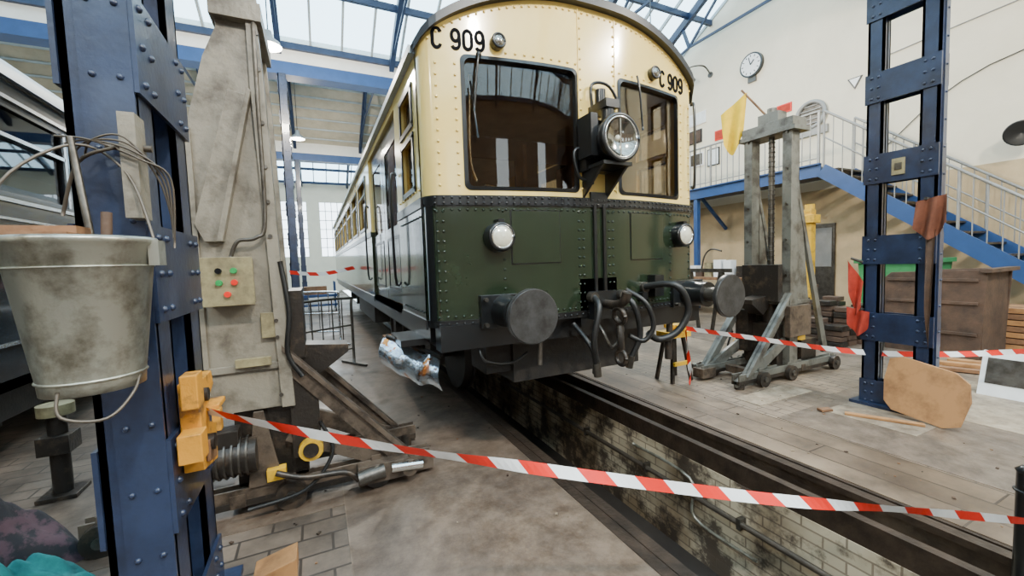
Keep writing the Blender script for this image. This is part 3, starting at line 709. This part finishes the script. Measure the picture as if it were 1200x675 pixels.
jack('screw_lifting_jack.001',4.95,3.10,-1,JACK2,True)

# ---------------------------------------------------------------- bucket on pillar
b=B('galvanised_bucket')
bx_,by_,bz=-.565,1.50,1.145
b.lathe((bx_,by_,bz),(0,0,1),[(0,.02),(.100,.02),(.103,0),(.106,.0),(.108,.03),(.150,.385),(.158,.39),(.160,.40),(.156,.408),(.149,.40),(.144,.38),(.104,.035),(0,.03)],GALV,40)
b.ring((bx_,by_,bz+.035),(0,0,1),.109,.004,GALV,36,6); b.ring((bx_,by_,bz+.33),(0,0,1),.1445,.003,GALV,36,6)
for s in (-1,1): b.bx(bx_+s*.158-.012,bx_+s*.158+.012,by_-.03,by_+.03,bz+.33,bz+.40,GALV)
b.tube([(bx_-.16,by_,bz+.37),(bx_-.14,by_,bz+.55),(bx_-.03,by_+.1,bz+.68),(bx_+.08,by_+.1,bz+.60),(bx_+.16,by_,bz+.37)],.004,WIRE)
b.tube([(bx_-.03,by_-.11,bz+.02),(bx_-.02,by_-.13,bz-.04),(bx_+.06,by_-.12,bz-.06),(bx_+.1,by_-.06,bz-.01),(bx_+.1,by_,bz+.05)],.004,WIRE)
b.bx(bx_-.14,bx_-.0,by_-.07,by_+.02,bz+.36,bz+.42,WOOD); b.bx(bx_-.16,bx_+.0,by_-.02,by_+.06,bz+.40,bz+.44,WOOD)
b.cyl((bx_+.04,by_,bz+.2),(bx_+.05,by_+.02,bz+.48),.012,RUST); b.cyl((bx_+.02,by_+.05,bz+.2),(bx_-.04,by_+.1,bz+.7),.009,STEEL)
b.done()
b=B('hanging_wire_bundle')
b.bx(-.50,-.46,1.60,1.68,1.62,1.93,JACK); b.cyl((-.55,1.66,1.84),(-.44,1.66,1.84),.01,WIRE)
for k in range(4):
    b.tube([(-.60-.02*k,1.66,1.80+.02*k),(-.56,1.6,1.84),(-.48+.01*k,1.58,1.85-.02*k),(-.42+.01*k,1.62,1.74),(-.40,1.64,1.62-.03*k)],.003,WIRE)
b.tube([(-.66,1.66,1.63),(-.60,1.62,1.78),(-.5,1.58,1.82)],.005,WIRE)
b.done()
b=B('yellow_clamp_bracket')
b.prism([(1.78,.74),(1.98,.70),(2.0,.84),(1.90,.88),(1.90,.96),(2.0,1.0),(1.98,1.06),(1.78,1.06)],'yz',-.462,-.40,ORG)
b.prism([(1.80,.76),(1.9,.74),(1.9,.82),(1.8,.84)],'yz',-.40,-.385,WOOD)
b.bx(-.455,-.36,1.86,1.98,.93,.95,ORG); b.bx(-.455,-.385,1.70,1.78,.80,.90,ORG); b.bx(-.44,-.39,1.72,1.8,.98,1.10,ORG)
b.cyl((-.40,1.84,.82),(-.375,1.84,.82),.03,JACKD); b.cyl((-.40,1.84,1.0),(-.385,1.84,1.0),.025,JACKD)
b.done(.004)

# ---------------------------------------------------------------- barrier tape
def cat(P,sub):
    P=[V(p) for p in P]; Q=[]
    for i in range(len(P)-1):
        p0=P[max(i-1,0)];p1=P[i];p2=P[i+1];p3=P[min(i+2,len(P)-1)]
        for k in range(sub):
            t=k/sub; Q.append(.5*((2*p1)+(p2-p0)*t+(2*p0-5*p1+4*p2-p3)*t*t+(3*p1-p0-3*p2+p3)*t**3))
    Q.append(P[-1]); return Q
def tape(name,P,w=.045,stripe=.115,slant=.05,tw=.3):
    b=B(name); Q=cat(P,60); acc=0; L=[0]
    for i in range(1,len(Q)): acc+=(Q[i]-Q[i-1]).length; L.append(acc)
    def at(s):
        s=max(0,min(acc,s))
        i=min(max(bisect.bisect(L,s)-1,0),len(Q)-2); t=(s-L[i])/max(L[i+1]-L[i],1e-6)
        return Q[i].lerp(Q[i+1],t),(Q[i+1]-Q[i]).normalized()
    n=max(1,int(acc/stripe))*4; 
    for k in range(n):
        s0=acc*k/n; s1=acc*(k+1)/n; q=[]
        for s,sg in ((s0,-1),(s1,-1),(s1,1),(s0,1)):
            p,d=at(s-sg*slant/2); side=d.cross(V((0,0,1)))
            side=side.normalized() if side.length>.05 else V((1,0,0))
            up=side.cross(d).normalized(); a=tw*math.sin(s*2.3)+tw*.5*math.sin(s*7)
            q.append(p+(up*math.cos(a)+side*math.sin(a))*sg*w/2)
        b.add(q,[(0,1,2,3)],RED if (k//4)%2==0 else WHT)
    b.done()
tape('barrier_tape',[(-.455,2.02,.955),(-.43,1.90,.935),(.05,1.58,.83),(.777,1.306,.65),(1.58,1.0,.47),(2.2,.78,.355),(2.70,.57,.27)],tw=.55)
tape('barrier_tape.001',[(3.72,3.32,.64),(4.1,2.8,.57),(4.58,2.10,.49),(5.1,1.6,.49),(5.85,1.22,.50),(6.3,.93,.50)],.05)
tape('barrier_tape.002',[(3.70,3.28,.64),(3.69,3.24,.4),(3.70,3.22,.12),(3.66,3.2,.02)],.04)
tape('barrier_tape.003',[(-.45,8.6,1.40),(.1,8.4,1.35),(.66,8.2,1.45)],.07,.15)
b=B('barrier_post'); b.cyl((2.74,.60,-.16),(2.74,.60,.46),.035,BLACK); b.cyl((2.74,.6,-.16),(2.74,.6,-.13),.06,BLACK); b.lathe((2.74,.6,.46),(0,0,1),[(.035,0),(.04,.01),(.02,.03),(0,.035)],BLACK); b.ring((2.74,.6,.38),(0,0,1),.038,.006,BLACK); b.done()
b=B('barrier_post.001'); b.cyl((6.33,.9,0),(6.33,.9,.9),.03,BLACK); b.lathe((6.33,.9,0),(0,0,1),[(.18,0),(.17,.03),(.04,.06)],BLACK); b.lathe((6.33,.9,.9),(0,0,1),[(.03,0),(.035,.02),(0,.04)],BLACK); b.done()
b=B('yellow_axle_stand')
for dx in (-.15,.15):
    for dy in (-.12,.12): b.beam((3.75+dx,3.5+dy,0),(3.75+dx*.5,3.5+dy*.5,.55),.035,.035,JACKD)
b.bx(3.6,3.9,3.38,3.62,.52,.58,YEL); b.cyl((3.75,3.5,.55),(3.75,3.5,.64),.035,YEL); b.bx(3.66,3.84,3.44,3.56,.62,.66,YEL); b.bx(3.62,3.88,3.36,3.40,.2,.24,YEL)
b.bx(3.70,3.74,3.3,3.42,.6,.66,YEL)
b.done()

# ---------------------------------------------------------------- tubular barrier
def barrier(name,P0,P1,mat,k):
    b=B(name); P0=V(P0);P1=V(P1)
    def q(t,z): p=P0.lerp(P1,t); return (p.x,p.y,z)
    b.tube([q(0,.02),q(0,.9),q(.05,1.0),q(.95,1.0),q(1,.9),q(1,.02)],.02,mat,8,4)
    for z in (.25,.6): b.cyl(q(0,z),q(1,z),.014,mat,n=8)
    for i in range(1,k): b.cyl(q(i/k,.25),q(i/k,1.0),.009,mat,n=8)
    for t in (0,1): p=V(q(t,.02)); b.cyl(p+V((.15,-.25,0)),p+V((-.15,.25,0)),.018,mat,n=8)
    b.done()
barrier('tubular_safety_barrier',(-.36,6.0,0),(.44,6.5,0),STEEL,6)
barrier('tubular_safety_barrier.001',(-.5,8.8,0),(.35,8.4,0),SILV,5)
barrier('tubular_safety_barrier.002',(-.3,7.2,0),(-.25,8.3,0),STEEL,6)
b=B('blue_workshop_trolley')
b.bx(-.6,.6,15,16,.5,.58,BLUEB); b.bx(-.6,.6,15,16,.2,.26,BLUEB)
for x in (-.57,.53):
    for y in (15,15.95): b.bx(x,x+.04,y,y+.04,.15,1.0,BLUEB); b.cyl((x,y,.08),(x+.04,y,.08),.08,BLACK)
b.bx(-.4,.3,15.2,15.7,.58,.85,WOOD); b.done()

# ---------------------------------------------------------------- mezzanine walkway and stairs
b=B('steel_walkway')
b.bx(9.5,XR-.03,4.95,YF-.1,3.12,3.2,STEEL); b.bx(9.46,9.5,4.95,YF-.1,3.0,3.26,BLUEB); b.bx(9.4,9.5,4.95,YF-.1,3.24,3.27,BLUEB)
y=5.0
while y<YF-.2:
    b.bx(9.475,9.49,y-.008,y+.008,3.26,4.3,ROPE); y+=.16
y=5.0
while y<YF-.2:
    b.bx(9.465,9.505,y-.02,y+.02,3.2,4.32,ROPE); y+=1.28
b.cyl((9.485,4.97,4.32),(9.485,YF-.2,4.32),.024,ROPE,n=10); b.cyl((9.485,4.97,3.38),(9.485,YF-.2,3.38),.012,ROPE,n=8)
for y in (8,11.5,15,19,23,27):
    b.bx(9.5,9.62,y,y+.12,0,3.12,BLUEB)
    b.beam((XR-.05,y+.06,2.2),(9.7,y+.06,3.08),.06,.08,BLUEB)
b.done()
b=B('steel_staircase')
n=16; y0,y1=4.9,.95
for xs in (9.46,10.6): b.beam((xs+.02,y0+.04,3.12),(xs+.02,y1-.1,.0),.04,.26,BLUEB)
for i in range(n):
    t=(i+.5)/n; y=y0+(y1-y0)*t; z=3.2*(1-t)
    b.bx(9.5,10.6,y-.13,y+.13,z-.02,z+.015,JACKD)
for xs in (9.48,10.62):
    b.cyl((xs,y0,4.3),(xs,y1,1.1),.024,ROPE,n=10); b.cyl((xs,y0,3.78),(xs,y1,.6),.014,ROPE,n=8)
    for i in range(25):
        t=i/24; y=y0+(y1-y0)*t; z=3.2*(1-t); b.cyl((xs,y,max(z-.05,0)),(xs,y,z+1.1),.022 if i%6==0 else .009,ROPE,n=6)
b.done()

# ---------------------------------------------------------------- wall fittings
def wy(y,z,sx,sz,mat,name,border=None):
    b=B(name); b.bx(XR-.03,XR,y-sx/2,y+sx/2,z-sz/2,z+sz/2,mat)
    if border: b.bx(XR-.035,XR-.03,y-sx/2+.03,y+sx/2-.03,z-sz/2+.03,z+sz/2-.03,border)
    b.done(.003)
c=B('wall_clock')
c.cyl((XR,7.31,6.46),(XR-.09,7.31,6.46),.31,BLACK,n=40); c.cyl((XR-.085,7.31,6.46),(XR-.095,7.31,6.46),.27,WHT,n=40)
for k in range(12):
    a=k*math.pi/6; c.beam((XR-.1,7.31+.2*math.sin(a),6.46+.2*math.cos(a)),(XR-.1,7.31+.25*math.sin(a),6.46+.25*math.cos(a)),.02,.006,BLACK,(1,0,0))
c.beam((XR-.105,7.31,6.46),(XR-.105,7.31-.1,6.46+.1),.03,.008,BLACK,(1,0,0)); c.beam((XR-.105,7.31,6.46),(XR-.105,7.31+.05,6.46+.2),.02,.008,BLACK,(1,0,0))
c.bx(XR-.05,XR,7.2,7.42,6.02,6.16,STEEL); c.done()
c=B('gooseneck_wall_lamp')
c.tube([(XR,8.6,6.75),(XR-.3,8.6,6.95),(XR-.6,8.8,6.95),(XR-.7,8.85,6.8)],.02,STEEL); c.lathe((XR-.7,8.85,6.55),(0,0,1),[(.24,0),(.2,.08),(.07,.16),(.05,.26),(0,.27)],ROPE,24); c.cyl((XR,8.6,6.75),(XR-.03,8.6,6.75),.08,STEEL); c.ball((XR-.7,8.85,6.6),.07,WHT); c.done()
c=B('round_wall_vent'); yv,zv=5.85,4.68
c.ring((XR-.04,yv,zv),(1,0,0),.30,.05,ROPE,32); c.cyl((XR-.02,yv,zv),(XR,yv,zv),.30,STEEL,n=32)
for k in range(5): c.bx(XR-.05,XR-.02,yv-.26,yv+.26,zv-.2+k*.1,zv-.18+k*.1,ROPE)
c.bx(XR-.06,XR,yv-.36,yv+.36,zv-.48,zv-.3,ROPE); c.done()
c=B('triangular_wall_sign'); c.prism([(4.85,5.2),(5.13,5.2),(4.99,4.95)],'yz',XR-.02,XR,BLACK); c.prism([(4.89,5.18),(5.09,5.18),(4.99,5.0)],'yz',XR-.026,XR-.02,WHT); c.done()
wy(6.48,5.05,.36,.22,RED,'wall_sign',REDCL); wy(8.2,4.93,.5,.28,RED,'wall_sign.001',REDCL); wy(9.1,5.62,.7,.36,WHT,'notice_board',PAPER)
wy(9.2,5.1,.6,.4,BLACK,'framed_picture',RUST); wy(9.1,4.4,.5,.4,WHT,'framed_picture.001',STEEL); wy(8.5,4.35,.4,.5,BLACK,'framed_picture.002',PAPER); wy(7.75,5.35,.3,.3,WHT,'framed_picture.003',RUST)
c=B('black_floodlight'); c.cyl((XR,2.5,3.3),(XR-.3,2.55,3.3),.03,BLACK); c.lathe((XR-.3,2.55,3.28),(-1,-.3,-.2),[(0,-.05),(.12,-.03),(.16,.06),(.20,.18),(.18,.18),(0,.15)],BLACK,24); c.done()
c=B('wall_conduit'); c.tube([(XR-.02,4.6,5.4),(XR-.02,3,5.5),(XR-.02,1,5.6)],.010,ROPE); c.tube([(XR-.02,4.4,3.6),(XR-.02,3,4.6),(XR-.02,0,4.9)],.010,STEEL); c.done()
d=B('door_1'); d.bx(XR-.07,XR-.021,5.3,6.4,0,2.1,STEEL); d.bx(XR-.09,XR-.07,5.35,6.35,1.1,2.0,ROPE); d.cyl((XR-.09,6.3,1.05),(XR-.13,6.3,1.05),.03,CHROME); d.done(.004)

# ---------------------------------------------------------------- right side clutter
def blocks(name,x0,y0,nx,ny,hs,sx=.26,sy=.27,seed=1):
    random.seed(seed); b=B(name)
    for i in range(nx):
        for j in range(ny):
            x=x0+i*sx; y=y0+j*sy; h=random.choice(hs)
            for k in range(h):
                dx=random.uniform(-.015,.015); dy=random.uniform(-.015,.015)
                b.bx(x+dx,x+sx-.06+dx,y+dy,y+sy-.03+dy,k*.085,k*.085+.072,RUST if (i+j+k)%3 else JACKD)
    b.done(.006)
blocks('brake_block_stack',7.0,3.35,5,4,[4,5,6,7,8],seed=2)
blocks('brake_block_stack.001',9.55,3.3,3,3,[11,12,13],seed=3)
blocks('brake_block_stack.002',9.0,5.1,3,3,[9,10,11],seed=4)
b=B('timber_stack')
random.seed(5)
for k in range(7):
    for j in range(4):
        x=8.65+j*.18; b.bx(x,x+.165,1.2+random.uniform(-.1,.1),2.75+random.uniform(-.1,.1),k*.085,k*.085+.07,WOOD if (k+j)%2 else PLY)
b.done(.004)
b=B('rusty_steel_bin')
b.prism([(2.1,0),(3.05,0),(3.12,1.0),(3.0,1.12),(2.05,1.16)],'yz',7.55,7.58,RUST); b.prism([(2.1,0),(3.05,0),(3.12,1.0),(3.0,1.12),(2.05,1.16)],'yz',8.37,8.4,RUST)
b.bx(7.58,8.37,2.08,2.11,0,1.12,RUST); b.bx(7.58,8.37,3.04,3.07,0,1.05,RUST); b.bx(7.58,8.37,2.1,3.05,.0,.05,RUST)
for z in (.3,.7,1.0): b.bx(7.53,7.55,2.12,3.04,z,z+.04,RUST)
b.bx(7.53,7.55,2.5,2.54,0,1.1,RUST); b.bx(7.5,8.45,2.0,2.1,1.12,1.17,RUST); b.done(.004)
b=B('green_skip')
xa,xb=8.75,9.42; ya=2.95
for x in (xa,xb-.05): b.prism([(ya+.1,0),(ya+.9,0),(ya+1.0,1.25),(ya,1.25)],'yz',x,x+.05,GRNP)
b.add([(xa,ya+.1,0),(xb,ya+.1,0),(xb,ya,1.25),(xa,ya,1.25)],[(0,1,2,3)],GRNP); b.add([(xa,ya+.9,0),(xb,ya+.9,0),(xb,ya+1,1.25),(xa,ya+1,1.25)],[(0,1,2,3)],GRNP)
b.bx(xa,xb,ya+.1,ya+.9,.0,.05,GRNP); b.bx(xa-.04,xb+.0,ya-.05,ya,1.22,1.29,GRNP); b.bx(xa-.04,xa,ya-.05,ya+1.05,1.22,1.29,GRNP); b.done(.004)
b=B('workbench')
b.bx(8.7,9.35,6.1,10.7,.85,.92,WOOD)
for y in (6.15,8.3,10.55):
    for x in (8.72,9.25): b.bx(x,x+.08,y,y+.08,0,.85,WOOD)
b.bx(8.75,9.3,6.2,10.6,.3,.34,WOOD)
random.seed(9)
for i in range(16):
    y=6.2+i*.28; h=random.uniform(.1,.45); x=8.8+random.uniform(0,.2); b.bx(x,x+.2,y,y+.2,.92,.92+h,random.choice([RUST,JACKD,STEEL,BOXP,WHT,BLUE,REDCL]))
    b.bx(x,x+.3,y,y+.2,.34,.34+h*.8,random.choice([RUST,JACKD,WOOD,BLUE]))
b.tube([(8.9,7.4,.92),(8.9,7.3,1.4),(8.9,7.1,1.6),(8.9,6.8,1.55)],.02,STEEL)
b.done(.004)
b=B('trestle')
for y in (5.2,5.9):
    b.beam((6.8,y-.2,0),(6.8,y-.02,1.15),.05,.05,STEEL); b.beam((6.8,y+.2,0),(6.8,y+.02,1.15),.05,.05,STEEL); b.beam((6.8,y-.12,.5),(6.8,y+.12,.5),.03,.03,STEEL)
b.bx(6.77,6.83,5.0,6.1,1.13,1.2,STEEL); b.done()
b=B('yellow_bottle_press')
X0,Y0=8.45,4.56
b.bx(X0,X0+.14,Y0,Y0+.14,.1,2.25,YEL); b.bx(X0,X0+.14,Y0+.30,Y0+.42,.1,1.95,YEL); b.bx(X0-.04,X0+.18,Y0-.06,Y0+.46,2.0,2.15,YEL); b.bx(X0-.1,X0+.24,Y0-.06,Y0+.5,0,.12,YEL); b.bx(X0,X0+.14,Y0+.1,Y0+.35,1.0,1.15,YEL); b.cyl((X0+.07,Y0+.22,1.15),(X0+.07,Y0+.22,2.0),.04,STEEL)
b.cyl((X0+.07,Y0+.07,2.2),(X0+.07,Y0+.07,2.35),.08,YEL); b.done(.005)
b=B('plywood_board')
pts=[(.03,.12),(.09,.05),(.42,0),(.52,.04),(.56,.24),(.54,.38),(.46,.45),(.12,.52),(.03,.49),(.01,.30)]
vs=[]
for th in (0,.018):
    for (u,v) in pts: vs.append((4.44+v*.26+th,1.84-u,v*.97+.008))
n=10
b.add(vs,[tuple(range(n)),tuple(range(2*n-1,n-1,-1))]+[(i,n+i,n+(i+1)%n,(i+1)%n) for i in range(n)],PLY)
b.done(.003)
b=B('wooden_plank'); b.beam((4.15,1.95,.018),(4.38,1.50,.018),.05,.02,PLY); b.done(.003)
b=B('wooden_plank.001'); b.beam((4.05,2.1,.018),(4.15,2.06,.018),.06,.02,WOOD); b.done(.003)
b=B('white_info_board'); b.add([(5.80,1.62,0),(5.80,1.0,0),(5.95,1.0,.42),(5.95,1.62,.42),(5.82,1.62,0),(5.82,1.0,0),(5.97,1.0,.42),(5.97,1.62,.42)],[(0,1,2,3),(7,6,5,4),(0,4,5,1),(1,5,6,2),(2,6,7,3),(3,7,4,0)],PAPER)
b.add([(5.838,1.58,.12),(5.838,1.3,.12),(5.92,1.3,.36),(5.92,1.58,.36)],[(0,1,2,3)],STEEL)
b.beam((5.97,1.3,.40),(6.25,1.3,.0),.03,.03,WOOD); b.done()
b=B('loose_timber_pile')
for k in range(5): b.beam((6.6+k*.12,2.2,.03+.04*(k%2)),(7.0+k*.1,1.2,.03+.04*(k%2)),.1,.04,PLY if k%2 else WOOD)
b.done(.003)

def cloth(name,top0,top1,drop,mat,taper=.4,fold=.03,nf=3,parent=None):
    b=B(name,parent); A=V(top0);C=V(top1); d=(C-A); nrm=d.cross(V((0,0,1))).normalized()
    def fn(u,v):
        uu=.5+(u-.5)*(1-taper*v)
        p=A+d*uu+V((0,0,-drop*v*(1-.35*(abs(u-.5)*2)**1.5))); return p+nrm*fold*math.sin(u*nf*math.pi*2+v*2)*(.3+v)
    b.sheet(fn,24,14,mat); return b
b=cloth('yellow_flag',(4.70,3.60,3.20),(4.86,3.36,3.42),.62,YELCL,.25,.03,1.5)
b.cyl((4.93,3.18,3.10),(4.84,3.42,3.46),.012,WOOD); b.done()
b=cloth('red_cloth',(4.56,2.14,1.36),(4.58,2.02,1.16),.42,REDCL,.3,.03,1.2); b.cyl((4.57,2.12,1.38),(4.62,2.05,1.34),.012,STEEL); b.done()
b=cloth('red_cloth.001',(4.55,2.14,.92),(4.58,1.97,.88),.25,REDCL,.2,.03,1.5); b.cyl((4.57,2.04,.90),(4.62,2.04,.90),.012,STEEL); b.done()
b=cloth('brown_rag',(4.56,1.66,1.84),(4.58,1.48,1.88),.34,BROWNCL,-.1,.03,2); b.cyl((4.56,1.6,1.86),(4.62,1.6,1.86),.012,STEEL); b.done()
b=cloth('brown_rag.001',(4.58,1.60,1.60),(4.58,1.54,1.60),1.0,RUST,.3,.015,1); b.cyl((4.56,1.58,1.60),(4.62,1.58,1.60),.012,STEEL); b.done()
b=B('column_label_plate'); b.bx(4.615,4.625,1.76,1.85,2.1,2.24,BOXP); b.bx(4.611,4.615,1.78,1.83,2.14,2.2,STEEL); b.done()

def heap(name,c,rx,ry,h,mat,seed):
    random.seed(seed); b=B(name); ph=[random.uniform(0,6) for _ in range(8)]
    def fn(u,v):
        a=u*2*math.pi; r=v
        x=math.cos(a)*r*rx*(1+.12*math.sin(3*a+ph[0])+.06*math.sin(7*a+ph[1])); y=math.sin(a)*r*ry*(1+.12*math.sin(2*a+ph[2]))
        z=h*(1-r**2.2)*(1+.30*math.sin(6*x/rx+ph[3])*math.cos(5*y/ry+ph[4]))+.035*math.sin(16*x/rx+6*y/ry+ph[5])*math.sin(11*y/ry+ph[6])*(1-r)+.02*(1-r)
        return V((c[0]+x,c[1]+y,max(z,.0)+.004))
    b.sheet(fn,80,30,mat); b.done()
heap('cloth_heap',(-1.58,2.84,0),.38,.22,.34,CLOTHP,3)
heap('cloth_heap.001',(-1.28,2.46,0),.36,.15,.19,CLOTHT,5)
b=B('wooden_wedge'); b.prism([(-.34,0.003),(-.16,0.003),(-.16,.09),(-.34,.05)],'xz',2.12,2.26,PLY); b.done(.004)
b=B('oil_can_stand')
b.bx(-1.7,-1.5,3.6,3.8,0.003,.03,JACKD); b.cyl((-1.6,3.7,.03),(-1.6,3.7,.55),.05,JACKD); b.cyl((-1.6,3.7,.55),(-1.6,3.7,.62),.09,BOXP); b.bx(-1.68,-1.52,3.62,3.78,.3,.42,JACKD); b.done(.003)

# ---------------------------------------------------------------- pendant lamps and added fill lamps
def pend(name,x,y,z,e,top=7.):
    b=B(name)
    b.cyl((x,y,z+.25),(x,y,top),.012,BLACK,n=6); b.lathe((x,y,z),(0,0,1),[(.22,0),(.19,.08),(.08,.16),(.06,.28),(0,.29)],ROPE,24); b.ball((x,y,z+.05),.09,LAMPE,12)
    o=b.done()
    l=bpy.data.lights.new(name+'_light','POINT'); l.energy=e; l.color=(1,.91,.76); l.shadow_soft_size=.15
    lo=bpy.data.objects.new('bulb_light',l); sc.collection.objects.link(lo); lo.location=(x,y,z-.12); lo.parent=o
pend('pendant_lamp',-.55,9.0,5.6,650,7.7)
pend('pendant_lamp.001',-.3,16.,5.9,650,8.)
pend('fill_pendant_lamp',1.0,-1.6,5.6,1200,8.)  # added behind the camera: fill and highlight for the railcar front
pend('fill_pendant_lamp.001',5.5,-1.0,5.6,1200,8.)  # added fill light, unseen behind the camera on the right
pend('fill_pendant_lamp.002',6.5,6.6,5.8,800,8.8)  # invented fixture, brightens the right half of the hall
pend('fill_pendant_lamp.003',-4,-1.5,5.6,650,8.)  # added fill for the left side, out of view behind the camera

# ---------------------------------------------------------------- world
wd=bpy.data.worlds.new('sky'); sc.world=wd; wd.use_nodes=True
bg=wd.node_tree.nodes['Background']; bg.inputs[0].default_value=(.78,.90,1,1); bg.inputs[1].default_value=6.4

# ---------------------------------------------------------------- camera
Z=V((-255,7600,480)).normalized(); Y=V((-230,23,-480)).normalized(); Y=(Y-Z*Y.dot(Z)).normalized(); Xc=Y.cross(Z)
M=Matrix(((Xc.x,Xc.y,Xc.z,0),(Y.x,Y.y,Y.z,0),(Z.x,Z.y,Z.z,1.45),(0,0,0,1)))
cam=bpy.data.cameras.new('camera'); cam.lens=14.4; cam.sensor_width=36; cam.clip_start=.05
co_=bpy.data.objects.new('camera',cam); sc.collection.objects.link(co_); co_.matrix_world=M
sc.camera=co_
